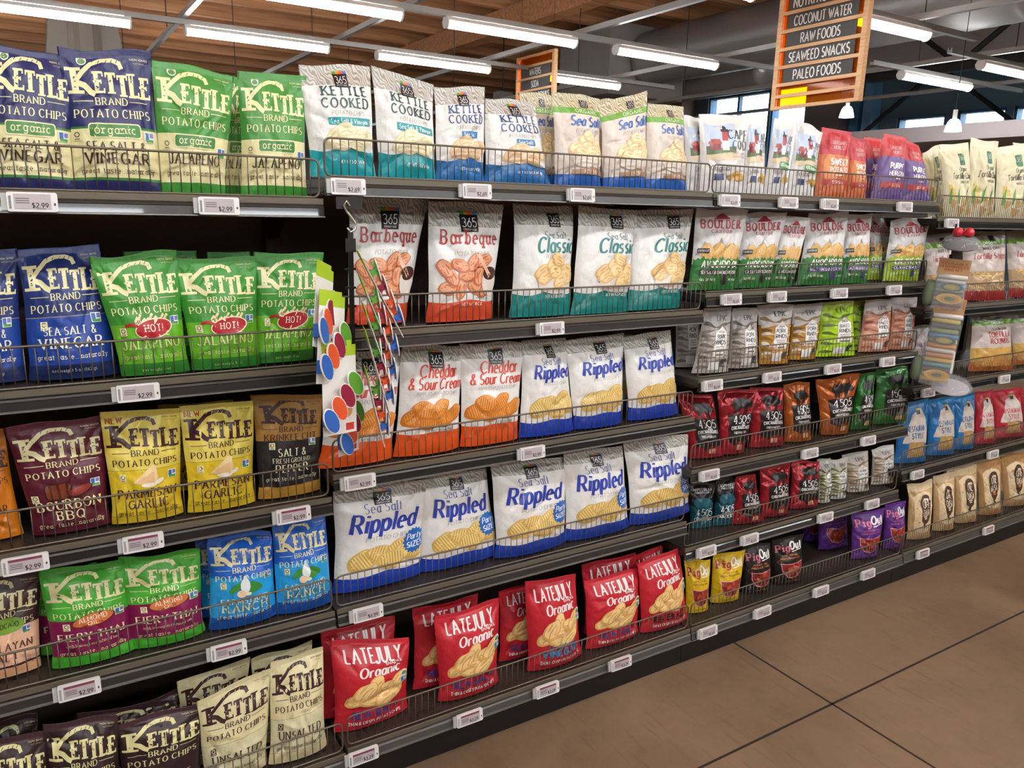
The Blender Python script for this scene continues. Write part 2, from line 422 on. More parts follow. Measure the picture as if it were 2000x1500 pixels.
# ------------------------------------------------------------------ building shell
X0R, X1R, Y0R, Y1R, ZC = -9.0, 11.5, -6.5, 21.0, 4.5
FZ = .072          # floor level: the camera and shelf heights were measured from a datum just below it
fl = MB(); fl.box(X0R, Y0R, FZ-.2, X1R, Y1R, FZ)
struct(fl.build('floor', floor_mat()))
jt = MB()
for xx in (-2.17, 1.486, 5.14, 8.8): jt.box(xx-.004, Y0R, FZ-.01, xx+.004, Y1R, FZ+.0006)
for yy in (-4.09, -.436): jt.box(X0R, yy-.004, FZ-.01, X1R, yy+.004, FZ+.0006)
struct(jt.build('trim_1', mat('#241c16', .8)))
WOODC = wood_mat('#8a5c3a', '#b98660'); WOODJ = wood_mat('#9c6844', '#c68f62')
ce = MB(); ce.box(X0R, Y0R, ZC, X1R, Y1R, ZC+.2); struct(ce.build('ceiling', WOODC))
wall = mat('#a59c98', .85, var=.05); dark = mat('#23211f', .6)
def wallobj(name, x0, y0, z0, x1, y1, z1, m=wall):
    b = MB(); b.box(x0, y0, z0, x1, y1, z1); return struct(b.build(name, m))
wallobj('wall_left', X0R-.2, Y0R, FZ, X0R, Y1R, ZC); wallobj('wall_front', X0R, Y0R-.2, FZ, X1R, Y0R, ZC)
# far end wall with its window openings
holes = [(8.8, 10.35, 2.0, 3.85), (7.73, 8.75, 2.0, 3.88), (5.38, 6.17, 2.6, 3.15), (4.5, 5.2, 2.6, 3.17), (1.0, 4.4, 2.6, 3.17)]
w_ = MB(); ys = sorted({Y0R, Y1R}|{h[0] for h in holes}|{h[1] for h in holes}); zs = sorted({FZ, ZC}|{h[2] for h in holes}|{h[3] for h in holes})
for a, b in zip(ys, ys[1:]):
    for c, d_ in zip(zs, zs[1:]):
        if not any(h[0] <= a and b <= h[1] and h[2] <= c and d_ <= h[3] for h in holes): w_.box(X1R, a, c, X1R+.25, b, d_)
struct(w_.build('wall_right', mat('#5f767c', .8, var=.06)))
for i, h in enumerate(holes):
    g = MB(); g.box(X1R+.1, h[0], h[2], X1R+.11, h[1], h[3]); o = struct(g.build('window_%d' % (i+1), glass_mat('#eaf4ff', .12, .05)))
    f = MB(); t = .035
    f.box(X1R+.03, h[0], h[2], X1R+.18, h[0]+t, h[3]); f.box(X1R+.03, h[1]-t, h[2], X1R+.18, h[1], h[3]); f.box(X1R+.03, h[0], h[2], X1R+.18, h[1], h[2]+t); f.box(X1R+.03, h[0], h[3]-t, X1R+.18, h[1], h[3])
    n = max(1, round((h[1]-h[0])/.8))
    for k in range(1, n): y = h[0]+(h[1]-h[0])*k/n; f.box(X1R+.03, y-.025, h[2], X1R+.12, y+.025, h[3])
    f.build('window_frame', mat('#4a6478', .5), o)
hb = (.2, 2.6, 3.05, 4.3)
bw = MB(); xs = sorted({X0R, X1R, hb[0], hb[1]})
for a, b in zip(xs, xs[1:]):
    if (a, b) == (hb[0], hb[1]): bw.box(a, Y1R, FZ, b, Y1R+.25, hb[2]); bw.box(a, Y1R, hb[3], b, Y1R+.25, ZC)
    else: bw.box(a, Y1R, FZ, b, Y1R+.25, ZC)
struct(bw.build('wall_back', mat('#a0968c', .85, var=.05)))
g = MB(); g.box(hb[0], Y1R+.1, hb[2], hb[1], Y1R+.11, hb[3]); o = struct(g.build('window_6', glass_mat('#eaf4ff', .12, .05)))
f = MB()
for k in range(5): x = hb[0]+(hb[1]-hb[0])*k/4; f.box(x-.03, Y1R+.02, hb[2], x+.03, Y1R+.2, hb[3])
f.build('window_frame', mat('#5f5b58', .5), o)
# grey soffit over the side department
wallobj('wall_soffit', 8.3, -2.5, 2.45, 11.45, 5.35, 2.62, mat('#a89d9c', .8))
wallobj('wall_upper', 9.9, -2.5, 3.62, 10.0, 5.9, 4.1, mat('#a59c9b', .8))
# columns on the far wall
for k, y in enumerate((6.55, 6.78)):
    b = MB(); b.box(11.25, y-.08, FZ, 11.48, y+.08, ZC); struct(b.build('column', mat('#3f6f96', .5) if k else mat('#6c9cc0', .5)))
b = MB(); b.box(11.1, 6.95, FZ, 11.48, 7.65, ZC); struct(b.build('column', mat('#84787a', .85)))
b = MB(); b.box(11.1, 10.7, FZ, 11.48, 11.5, ZC); struct(b.build('column', mat('#7b6258', .85)))
# joists under the deck
y = 4.8; k = 0
while y < Y1R-.3:
    b = MB(); b.box(X0R+.01, y, ZC-.34, X1R-.01, y+.1, ZC-.001); o = tag(b.build('ceiling_joist', WOODJ), '%s timber joist across the wooden roof counted from the shelves' % (['first', 'second', 'third', 'fourth', 'fifth', 'sixth', 'seventh', 'eighth', 'ninth', 'tenth', 'eleventh', 'twelfth', 'thirteenth', 'fourteenth', 'fifteenth', 'sixteenth', 'seventeenth', 'eighteenth', 'nineteenth'][k]), 'ceiling joist', 'timber joists under the roof'); y += 1.0; k += 1
# glulam beam at right angles to the joists
for n_, x in (('left glulam timber beam running away under the roof', 5.1), ('right glulam timber beam running away under the roof', 10.2)):
    b = MB(); b.box(x, 2.0, ZC-.62, x+.22, Y1R-.01, ZC-.34); tag(b.build('timber_beam', WOODJ), n_, 'beam', 'glulam beams under the roof')

# ------------------------------------------------------------------ lamps
STEEL = mat('#8a8682', .4, .6); WHITE = mat('#d8d5d0', .5); ADDED_UPL = mat('#f6f8f2', .4, emit=TUBE*2.4); LENS = mat('#f3f8fb', .4, emit=TUBE)
def light(x, y, z, label, L=1.2, parent=None):
    r = thing('strip_light', (x, y, z), label, 'ceiling light', 'fluorescent strip lights')
    b = MB(); b.prism([(-.045, .03), (-.03, .06), (.03, .06), (.045, .03)], 'x', 0, L); b.build('housing', WHITE, r)
    b = MB(); b.prism([(.042*math.cos(math.pi+math.pi*i/8), .03+.05*math.sin(math.pi+math.pi*i/8)) for i in range(9)], 'x', .015, L-.015); b.build('lens', LENS, r)
    b = MB(); b.box(.05, -.022, .0605, L-.05, .022, .062); b.build('added_uplight', ADDED_UPL, r)  # added glowing strip on top, there to brighten the wooden ceiling
    for s in (0, L-.015):
        b = MB(); b.prism([(.048*math.cos(math.pi+math.pi*i/8), .03+.056*math.sin(math.pi+math.pi*i/8)) for i in range(9)], 'x', s, s+.015); b.build('end_cap', WHITE, r)
    return r
def rail(axis, a, b, c, z, label):
    m = MB(); s = .021
    prof_ = [(-s, -s), (s, -s), (s, s), (s*.4, s), (s*.4, s*.3), (-s*.4, s*.3), (-s*.4, s), (-s, s)]
    m.prism([(c+p, z+q) for p, q in prof_], axis, a, b)
    return tag(m.build('ceiling_rail', STEEL), label, 'ceiling rail', 'steel strut rails carrying the lights')
row1 = [('hanging light cut by the photo top edge, left of the others', -.85), ('strip light above the white kettle cooked bags, cut by top edge', .70), ('large bright strip light above the smaller hanging sign', 2.25), ('strip light between the two hanging signs', 3.87)]
for l, x in row1: light(x, 3.85, 2.92, l)
row2 = [('strip light above the navy bags at the left edge', -.9), ('strip light above the green organic bags', .69), ('strip light above the pale blue kettle cooked bags', 2.34), ('strip light glowing right of the smaller hanging sign', 4.0)]
for l, x in row2: light(x, 5.42, 2.92, l)
light(4.14, 1.97, 2.92, 'strip light poking out right of the larger hanging sign')
light(6.76, 3.08, 2.92, 'slim strip light above the purple heirloom bags'); light(6.8, 2.35, 2.92, 'slim strip light at the right edge above the tortilla bags')
light(.70, 1.97, 2.92, 'overhead strip light over the gondola top, left of two'); light(2.25, 1.97, 2.92, 'overhead strip light over the gondola top, right of two')
for k, (x, y) in enumerate(((-4.2, 3.85), (-2.5, 3.85), (-4.2, 5.42), (-2.6, 5.42), (-3.4, 8.5), (-1.2, 8.5), (1.0, 8.5), (-3.4, 12.0), (-1.0, 12.0), (1.4, 12.0))):  # unseen lamps added to lift the ambient light behind the shelves
    light(x, y, 2.92, 'unseen strip light added to brighten the room behind the gondola, lamp %s' % ['one', 'two', 'three', 'four', 'five', 'six', 'seven', 'eight', 'nine', 'ten'][k])
nn = 0
for yy in (-1.3, -2.9, -4.5):  # unseen rows, placed for more frontal light on the bags
    for x in (-2.6, -1.0, .6, 2.2, 3.8, 5.4):
        nn += 1; light(x, yy, 2.92, 'overhead strip light of the shopping aisle, out of view row %s lamp %s' % ({-1.3: 'one', -2.9: 'two', -4.5: 'three'}[yy], ['one', 'two', 'three', 'four', 'five', 'six'][(nn-1) % 6]))
for y, l in ((1.97, 'steel rail above the light poking out right of the larger sign'), (3.85, 'steel rail along the middle row of lights'), (5.42, 'steel rail along the far row of lights'), (3.08, 'steel rail above the slim light over purple bags'), (2.35, 'steel rail above the slim light at the right edge')):
    rail('x', 4.12 if y == 1.97 else (-3.0 if y not in (3.08, 2.35) else 6.3), 6.0 if y not in (3.08, 2.35) else 9.0, y, 3.0, l)
for k, (x, l) in enumerate(((.685, 'steel cross rail above the green organic bags'), (2.0, 'steel cross rail above the white kettle cooked bags'), (3.55, 'steel cross rail behind the smaller hanging sign'), (5.2, 'steel cross rail left of the larger hanging sign'), (6.9, 'steel cross rail behind the larger hanging sign'), (8.6, 'steel cross rail right of the larger hanging sign'))):
    rail('y', 1.2, 13.0, x, 3.045, l)
    for y in (3.0, 6.2, 9.4):
        b = MB(); b.tube([(x, y, 3.05), (x, y, ZC-.01)], .005, 6)
        tag(b.build('threaded_rod', dark), 'dark hanger rod of cross rail %s, %s from the shelves' % (WORDS_[k], {3.0: 'first', 6.2: 'second', 9.4: 'third'}[y]), 'hanger rod', 'hanger rods of the ceiling rails')
# bell pendants by the soffit
for x, y, z, l in ((6.0, 3.07, 2.49, 'bell pendant lamp below the larger hanging sign'), (6.0, 2.05, 2.3, 'bell pendant lamp above the cream tortilla bags')):
    r = thing('pendant_lamp', (x, y, z), l, 'pendant lamp', 'glowing bell pendant lamps')
    b = MB(); b.lathe([(.01, .1), (.03, .096), (.046, .075), (.058, .035), (.066, 0), (.061, 0), (.052, .035), (.04, .068), (.015, .088)]); b.build('bell_shade', mat('#f2f4f8', .3, emit=5.0), r, True)
    b = MB(); b.tube([(0, 0, .096), (0, 0, .17)], .018, 12); b.build('socket', WHITE, r)
    b = MB(); b.tube([(0, 0, .17), (0, 0, ZC-z-.005)], .003, 6); b.build('cord', dark, r)
# ducts
def duct(pts, r, label):
    b = MB(); P = [Vector(p) for p in pts]; Q = []
    for a, c in zip(P, P[1:]):
        n = int((c-a).length/.1)+1
        Q += [a+(c-a)*i/n for i in range(n)]
    Q.append(P[-1]); RR = [r*(1.0 if i % 2 else 1.012) for i in range(len(Q))]
    b.tube(Q, RR, 28); return tag(b.build('air_duct', mat('#a5a3a3', .4, .55), None, True), label, 'air duct')
duct([(7.3, 2.2, 3.72), (7.3, 7.35, 3.72)], .36, 'large spiral steel duct left of the larger hanging sign')
duct([(8.5, 6.2, 3.6), (8.5, 14.0, 3.6)], .3, 'spiral steel duct behind the larger hanging sign')
duct([(-6, 16.5, 3.5), (.55, 16.5, 3.5)], .5, 'wide dark duct far behind the navy bags')
b = MB(); b.box(6.6, 7.4, 3.2, 8.0, 8.6, 4.155); tag(b.build('duct_plenum', mat('#98938f', .5, .3)), 'grey sheet metal duct box above the smaller hanging sign', 'duct box')
r = thing('duct_drop', (.48, 12.4, 3.3), 'grey metal hood dropping behind the navy bags', 'duct drop')
b = MB(); b.prism([(-.55, 0), (.55, 0), (.4, 1.15), (-.4, 1.19)], 'y', -.4, .4); b.build('hood', mat('#8f8a82', .45, .3), r)
b = MB(); b.tube([(0, -.41, .15), (0, -.41, .75)], .22, 16); b.build('collar', mat('#8f8a82', .45, .3), r)
# black roof trusses to the right
def truss(x, y0, y1, label):
    z_ = 3.35 if x < 10 else 2.75
    r = thing('roof_truss', (x, y0, z_), label, 'roof truss', 'black steel roof trusses'); L = y1-y0
    for nm, z in (('bottom_chord', 0), ('top_chord', .95)):
        b = MB(); b.box(-.05, 0, z, .05, L, z+.1); b.build(nm, dark, r)
    n = int(L/1.1)
    for i in range(n):
        b = MB(); a = L*i/n; c = L*(i+1)/n; z0, z1 = (.08, .97) if i % 2 else (.97, .08)
        b.tube([(0, a, z0), (0, c, z1)], .035, 6); b.build('web_bar', dark, r)
truss(9.3, -2, 5.2, 'black steel truss nearer the larger hanging sign'); truss(10.9, -2, 6.4, 'black steel truss in front of the far windows')
for k, (x, y, z) in enumerate(((1.9, 5.2, 4.1), (6.2, 9.6, 3.2), (7.6, 9.9, 3.2))):
    r = thing('loudspeaker', (x, y, z), ('small dark speaker box on the roof above white bags', 'grey spotlight box hung right of the smaller sign', 'grey spotlight box hung left of the windows')[k], 'spotlight' if k else 'loudspeaker')
    b = MB(); b.box(-.12, -.1, 0, .12, .1, .2); b.build('body', dark if k == 0 else mat('#8a8480', .5), r)
    b = MB(); b.tube([(0, 0, .2), (0, 0, ZC-z-.005)], .01, 6); b.build('stem', dark, r)

# ------------------------------------------------------------------ hanging aisle signs
PINE = wood_mat('#d3a070', '#e6ba8a', 'Y', 3); AMB = glass_mat('#f7a21a', .16, .06); SLATE = mat('#4a4745', .7)
def flat_text(t, parent, X, yc, zc, h, W, name='lettering', c='#ece8e0', pen='bold'):
    a = Art(); a.text(t, 0, 0, h, c, pen, W, sp=.14)
    o = link_mesh(name, [(X, yc-p[0], zc-h/2+p[1]) for p in a.V], a.Q+a.T, mat(c, .6), parent); return o
def sign(yc, ztop, rows, W, label):
    """rows: (words or None for an open cell, height of the cell)"""
    r = thing('aisle_sign', (4.0, yc, ztop), label, 'hanging sign', 'wooden aisle signs')
    H = sum(p for _, p in rows)+.022
    for s in (-1, 1):
        b = MB(); b.box(-.022, s*W/2-.018, -H, .02, s*W/2+.018, 0); b.build('side_rail', PINE, r)
    b = MB(); b.box(.004, -W/2+.018, -H+.005, .008, W/2-.018, -.005); b.build('amber_sheet', AMB, r)
    z = 0.0
    for t, p in rows+[(None, 0)]:
        b = MB(); b.box(-.0215, -W/2+.018, z-.022, .0, W/2-.018, z); b.build('slat', PINE, r)
        if t:
            b = MB(); b.box(-.012, -W*.41, z-p, -.006, W*.41, z-.022); q = b.build('name_board', SLATE, r)
            flat_text(t, q, -.0125, 0, z-.022-(p-.022)/2, .06, min(.8*W, .0335*len(t)*W/.66))
        z -= p
    for s in (-1, 1):
        b = MB(); b.tube([(0, s*W*.45, 0), (0, s*W*.45, ZC-ztop-.005)], .002, 5); b.build('hanging_wire', dark, r)
sign(1.862, 3.061, [('NUTRITION BARS', .115), ('COCONUT WATER', .115), ('RAW FOODS', .115), ('SEAWEED SNACKS', .115), ('PALEO FOODS', .115), (None, .075), (None, .075)], .66, 'larger wooden aisle sign reading raw foods over the right shelves')
sign(5.27, 3.117, [(None, .095), ('WATERS', .118), ('SODA', .118), ('SPARKLING DRINKS', .118)], .66, 'smaller distant wooden aisle sign reading waters and soda')

# ------------------------------------------------------------------ printed designs
CR, BR = '#e9e2ac', '#35221d'
TANS = ('#d9ae74', '#ecce95', '#c99455')
def kettle_logo(d, ink, bark, y=1.03, w=.9, cx=0.0):
    # rustic serif wordmark: a big first letter whose arm arches over the smaller ones
    x = cx-w/2; h = .285*w; c = ink
    d.stroke([(x+.085, y), (x+.085, y+h*.98)], .075, c); d.stroke([(x-.005, y+h*.96), (x+.17, y+h*.96)], .036, c); d.stroke([(x-.01, y+.012), (x+.18, y+.012)], .034, c)
    d.stroke([(x+.1, y+h*.42), (x+.19, y+h*.3), (x+.25, y+h*.06), (x+.3, y-.012)], .065, c, .065)
    arch = [(x+.1, y+h*.5), (x+.19, y+h*.85), (x+.29, y+h*1.17), (x+.41, y+h*1.33), (x+.53, y+h*1.33), (x+.61, y+h*1.2), (x+.63, y+h*.98)]
    d.stroke(arch, .05, c, .05); d.layer += 1
    hh = h*.84; cw = (w-.3)/5; x0 = x+.3
    for i, ch in enumerate('ETTLE'):
        X = x0+i*cw*1.03
        yb = y-.012*i+.008*math.sin(i*2.1); sh = .052; k = cw*.86
        sx = X+(k*.24 if ch != 'T' else k*.5)
        d.stroke([(sx, yb), (sx, yb+hh)], sh, c)
        d.stroke([(sx-.045, yb+.01), (sx+.045, yb+.01)], .02, c)
        if ch == 'E':
            for f, l in ((.96, .92), (.54, .74), (.05, .98)): d.stroke([(sx-.04, yb+hh*f), (X+k*l, yb+hh*f+.004)], .026, c)
            d.stroke([(X+k*.9, yb+hh*.78), (X+k*.9, yb+hh*1.0)], .016, c); d.stroke([(X+k*.97, yb), (X+k*.98, yb+hh*.24)], .016, c)
            d.stroke([(X+k*.7, yb+hh*.44), (X+k*.7, yb+hh*.64)], .014, c)
        if ch == 'T':
            d.stroke([(X, yb+hh*.96), (X+k*1.0, yb+hh*.96)], .028, c)
            for e in (.03, .97): d.stroke([(X+k*e, yb+hh*.78), (X+k*e, yb+hh*1.0)], .017, c)
        if ch == 'L':
            d.stroke([(sx-.05, yb+hh*1.08), (sx+.05, yb+hh*1.08)], .022, c); d.stroke([(sx, yb+hh*.9), (sx, yb+hh*1.08)], sh, c)
            d.stroke([(sx, yb+.014), (X+k*.98, yb+.018)], .028, c); d.stroke([(X+k*.96, yb), (X+k*.97, yb+hh*.28)], .017, c)
    d.layer += 1
    rn = random.Random(3)
    for i in range(7):       # birch-bark ticks
        X = (x+.085) if i == 6 else x0+(i % 5)*cw*1.03+cw*.28
        for _ in range(4):
            yy = y+h*rn.uniform(.1, .65); xx = X+rn.uniform(-.026, .01); d.stroke([(xx, yy), (xx+rn.uniform(.014, .026), yy+rn.uniform(-.006, .009))], .009, bark)
    for t in (.3, .37, .45, .51, .57):
        d.stroke([(x+t, y+h*1.2), (x+t+.025, y+h*1.34)], .008, bark)
    d.layer += 1
def kettle_head(d, ink, bark, y=1.03, sub=('POTATO CHIPS',), w=.95, l2='#ffffff'):
    kettle_logo(d, ink, bark, y, w)
    d.text('BRAND', 0, y-.125, .075, ink, 'serif', .36)
    for s in (-1, 1): d.stroke([(s*.21, y-.085), (s*.43, y-.085)], .007, ink)
    if len(sub) == 1: d.text(sub[0], 0, y-.26, .085, ink, 'serif', .86)
    else:
        d.text(sub[0], 0, y-.25, .09, ink, 'serif', .8); d.text(sub[1], 0, y-.36, .065, ink, 'serif', .72)
    d.text('NON GMO', .36, 1.385, .018, ink, 'bold', .2); d.text('NATURALLY', .38, 1.35, .012, ink, 'sans', .16)
def gf(d, x, y, c='#e8e0b4', k='#3a3a2a'):
    d.rect(x, y, .085, .1, c); d.ell(x, y+.012, .028, .028, k); d.ell(x, y+.012, .019, .019, c)
    d.rect(x, y-.034, .05, .008, k)
def ngmo(d, x, y):
    d.rect(x, y, .12, .11, '#e9efe6'); d.rect(x-.028, y+.012, .05, .07, '#3c68b0'); d.rect(x+.03, y+.02, .045, .05, '#7b79b8'); d.rect(x, y-.035, .1, .03, '#4f9a4a')
def usda(d, x, y):
    d.ell(x, y, .055, .055, '#f0f2e8'); d.ell(x, y-.012, .043, .03, '#5a8f46'); d.text('USDA', x, y+.014, .018, '#31562c', 'bold', .06)
def great(d, y, c): d.text('great taste...naturally', 0, y, .055, c, 'type', .82)
def organic(d, y):
    d.rrect(0, y, .6, .155, .035, CR); d.rrect(0, y, .575, .13, .03, '#3f7f3b'); d.text('organic', 0, y-.032, .085, CR, 'type', .46)
def chips(d, y, cols=TANS, s=1.0, ridged=False, n=5, seed=1, x=0.0):
    rn = random.Random(seed)
    P = [(-.22, .02, .14, .09, .5), (.2, .03, .15, .1, -.4), (-.05, .1, .13, .1, .2), (.08, -.03, .16, .09, .1), (-.14, -.06, .13, .075, -.2), (.24, -.06, .12, .08, .5), (.02, .17, .12, .08, -.3)]
    for i, (a, b, rx, ry, r) in enumerate(P[:n]): d.chip(x+a*s, y+b*s, rx*s, ry*s, r+rn.uniform(-.2, .2), cols, ridged, seed*7+i)
def logo365(d, y, w=.21, x=.03):
    d.rect(x, y, w, w*1.05, '#1c1a1a')
    for i, c in enumerate(('#4e9a3c', '#d88b2e', '#d8622c', '#4a78c4')): d.rect(x-w/2+w*(i+.5)/4, y+w*.44, w/4, w*.17, c)
    d.text('365', x, y-w*.27, w*.46, '#f2f2f0', 'light', w*.78, wmul=1.15); d.text('EVERYDAY VALUE', x, y-w*.45, w*.09, '#e8e8e4', 'bold', w*.72)
SILV = (.81, '#c6c3ba', '#98938a')
D = {}
def design(key, bands, desc, rough=.36, metal=0.0, top=None, wavy=0.0, seal=None):
    def deco(fn):
        D[key] = dict(key=key, bands=bands, desc=desc, rough=rough, metal=metal, top=top, wavy=wavy, fn=fn, seal=seal)
        return fn
    return deco

@design('knavy', [(0, '#23275a'), (.075, '#3f7f3b'), (.095, '#e0d8a4'), (.435, '#3f7f3b'), (.45, '#252a5e')], 'navy and cream organic vinegar chip bag')
def _(d):
    kettle_head(d, CR, '#2d326c'); organic(d, .635); usda(d, -.28, 1.385)
    d.text('SEA SALT &', 0, .43, .09, BR, 'serif', .66); d.text('VINEGAR', 0, .29, .115, BR, 'serif', .72); great(d, .19, BR); ngmo(d, .39, .585); gf(d, -.42, .58, '#d8d09a')
@design('kgreen', [(0, '#3d8f35'), (.085, '#e3dba6'), (.45, '#468f3c')], 'green and cream organic jalapeno chip bag')
def _(d):
    kettle_head(d, CR, '#3f8a34'); organic(d, .6); usda(d, -.28, 1.385)
    d.text('JALAPE~O', 0, .34, .115, BR, 'serif', .74); great(d, .21, BR); ngmo(d, .39, .5); gf(d, -.4, .55, '#d8d09a')
@design('kblue', [(0, '#1b2a58'), (.11, '#22469a'), (.475, '#b9a878'), (.478, '#233572')], 'royal blue sea salt vinegar chip bag')
def _(d):
    kettle_head(d, CR, '#263a80'); gf(d, -.3, .62); ngmo(d, .34, .68)
    d.text('SEA SALT &', 0, .51, .09, '#f2efd8', 'serif', .62); d.text('VINEGAR', 0, .36, .115, '#f2efd8', 'serif', .74); great(d, .235, '#f2efd8'); d.text('net weight 5 oz (142 g)', 0, .09, .035, '#d8d8d0', 'type', .5)
@design('khot', [(0, '#2f7f2a'), (.1, '#6ab52a'), (.43, '#3a8a2a'), (.433, '#3d9033')], 'green hot jalapeno chip bag with red pepper')
def _(d):
    kettle_head(d, CR, '#2f8a2a'); gf(d, -.36, .56); ngmo(d, .37, .66)
    for i in range(9):
        x = -.15+i*.05; h = .06+.035*math.sin(i*1.9); d.stroke([(x, .62), (x-.02, .66+h*.4), (x+.02, .67+h)], .032, '#e9dcae', .032); d.stroke([(x, .62), (x-.018, .65+h*.35), (x+.012, .65+h*.8)], .014, '#b8452c', .014)
    d.layer += 1
    d.ell(.06, .58, .265, .125, '#efe6c4', .12); d.ell(.06, .58, .25, .11, '#b3242e', .12); d.stroke([(-.14, .61), (-.24, .65), (-.32, .63)], .035, '#b3242e', .035)
    d.text('HOT!', .06, .545, .085, '#f6efd8', 'slab', .25)
    d.text('JALAPE~O', 0, .34, .12, '#dfe79a', 'serif', .8); great(d, .215, '#dfe79a'); d.text('net weight 5 oz', 0, .06, .03, '#cfe0a0', 'type', .4)
@design('korange', [(0, '#c67416'), (1, '#e09a2a')], 'golden orange chip bag cut by the frame')
def _(d): kettle_head(d, '#3b1a14', '#d98a1d'); d.text('CHEDDAR', 0, .36, .11, '#3b1a14', 'serif', .7); chips(d, .62, ('#c8641c', '#e8a050', '#b85a18'), .8, False, 4)
@design('kmaroon', [(0, '#5a1a2c'), (.93, '#6d2338')], 'maroon bourbon barbecue chip bag')
def _(d):
    kettle_head(d, CR, '#651c30'); ngmo(d, .36, .63); gf(d, -.4, .5)
    d.rrect(-.1, .58, .34, .24, .06, '#3a1712'); d.rrect(-.1, .58, .31, .2, .05, '#7a3a22')
    for x in (-.2, -.1, 0.0): d.rect(x, .58, .03, .2, '#4a2014')
    d.ell(.16, .55, .17, .06, '#3a1712', .3); d.ell(.16, .56, .15, .05, '#8c2f22', .3)
    d.text('BOURBON', 0, .335, .12, CR, 'serif', .8); d.text('BBQ', 0, .19, .12, CR, 'serif', .36); great(d, .1, CR)
@design('kyellow', [(0, '#d6b92c'), (.06, '#8a7420'), (.064, '#e3c62f'), (.475, '#a08a30'), (.478, '#e4d160')], 'yellow parmesan garlic chip bag')
def _(d):
    ink = '#3d1a24'
    kettle_head(d, ink, '#dcc44a'); d.text('NEW', -.36, 1.34, .08, '#a12a24', 'serif', .2); gf(d, -.33, .62); ngmo(d, .36, .62)
    d.blob(-.02, .62, [(-.18, -.07), (.12, -.12), (.17, -.02), (.15, .13), (.1, .15)], '#efd6a2'); d.blob(.0, .6, [(-.18, -.05), (.1, -.1), (.1, .09)], '#e8bf8a'); d.ell(.02, .51, .11, .03, '#f4efdc'); d.ell(.17, .55, .07, .03, '#f4efdc', .4)
    d.text('PARMESAN', 0, .345, .115, ink, 'serif', .82); d.text('GARLIC', 0, .2, .115, ink, 'serif', .56); great(d, .115, ink)
@design('kkrinkle', [(0, '#b5862f'), (.11, '#1c1a18'), (.56, '#a67a34')], 'brown and black salt and pepper chip bag', rough=.55)
def _(d):
    kettle_head(d, '#3d1f22', '#a67a34', 1.1, ('KRINKLE CUT', 'POTATO CHIPS'), .84); gf(d, -.3, .77); ngmo(d, .33, .8)
    for t, y, h, w in (('SALT &', .62, .11, .42), ('FRESH GROUND', .52, .07, .58), ('PEPPER', .38, .11, .5)): d.text(t, .0, y, h, '#ece6c6', 'serif', w)
    great(d, .26, '#ece6c6')
@design('kavo', [(0, '#d9a57c'), (.1, '#3a2426'), (.12, '#e8ba98'), (.5, '#42292b')], 'brown and peach himalayan salt chip bag')
def _(d):
    kettle_head(d, CR, '#3a2426'); d.ell(.05, .78, .26, .12, '#7da63f'); d.text('AVOCADO', .05, .75, .07, '#24371c', 'bold', .36); ngmo(d, .33, .68)
    d.text('HIMALAYAN', 0, .42, .11, '#4a2a28', 'serif', .8); d.text('SALT', 0, .27, .11, '#4a2a28', 'serif', .4); great(d, .16, '#4a2a28')
@design('kthai', [(0, '#48b034'), (.115, '#80174f'), (.49, '#48ac36')], 'green and magenta thai spice chip bag')
def _(d):
    kettle_head(d, CR, '#40b030'); d.text('COOKED IN 100%', -.02, .84, .04, '#3a5a1c', 'serif', .4, rot=.12); d.ell(.04, .715, .28, .1, '#7a2c1a', .16); d.ell(.04, .72, .265, .088, '#cc7442', .16)
    d.text('ALMOND', .04, .71, .075, '#f1e3c0', 'serif', .36, rot=.12); d.text('OIL', .04, .645, .05, '#f1e3c0', 'serif', .14, rot=.12); gf(d, -.3, .65); ngmo(d, .38, .75)
    d.text('FIERY THAI', 0, .43, .11, CR, 'serif', .82); d.text('with lemongrass infused salt', 0, .335, .042, CR, 'type', .66); great(d, .21, CR)
@design('kranch', [(0, '#1450a4'), (.13, '#259fdf'), (.56, '#1a62c4')], 'blue farmstand ranch chip bag')
def _(d):
    kettle_head(d, CR, '#1a62c4', 1.05); gf(d, -.33, .72); ngmo(d, .38, .8)
    for a, b, r in ((-.14, .68, .6), (.16, .68, -.5), (.12, .62, .2)): d.ell(a, b, .13, .055, '#3e8a3a', r)
    d.ell(0, .7, .075, .12, '#dfe6ea'); d.rect(0, .83, .05, .07, '#dfe6ea'); d.ell(-.06, .57, .075, .06, '#eacaa4'); d.ell(.04, .56, .05, .03, '#f1e8d0')
    d.text('FARMSTAND', 0, .41, .09, '#efe9b4', 'serif', .72); d.text('RANCH', 0, .27, .125, '#efe9b4', 'serif', .66); great(d, .185, '#efe9b4')
@design('kdark', [(0, '#2c1c1e'), (.93, '#452c32')], 'dark brown chip bag with pale lettering')
def _(d): kettle_head(d, '#d8d39a', '#38242a'); d.text('SEA SALT', 0, .4, .11, '#d8d39a', 'serif', .7); great(d, .2, '#d8d39a')
@design('kcream', [(0, '#d8cba0'), (.1, '#8a8460'), (.105, '#d3d0a8'), (.44, '#9a9468'), (.445, '#ded4a6')], 'cream unsalted chip bag with brown lettering')
def _(d):
    ink = '#3c2226'
    kettle_head(d, ink, '#d8cfa0'); gf(d, -.36, .56, '#4a3430', '#d8cfa0'); d.text('UNSALTED', 0, .37, .12, ink, 'serif', .76); great(d, .21, ink)

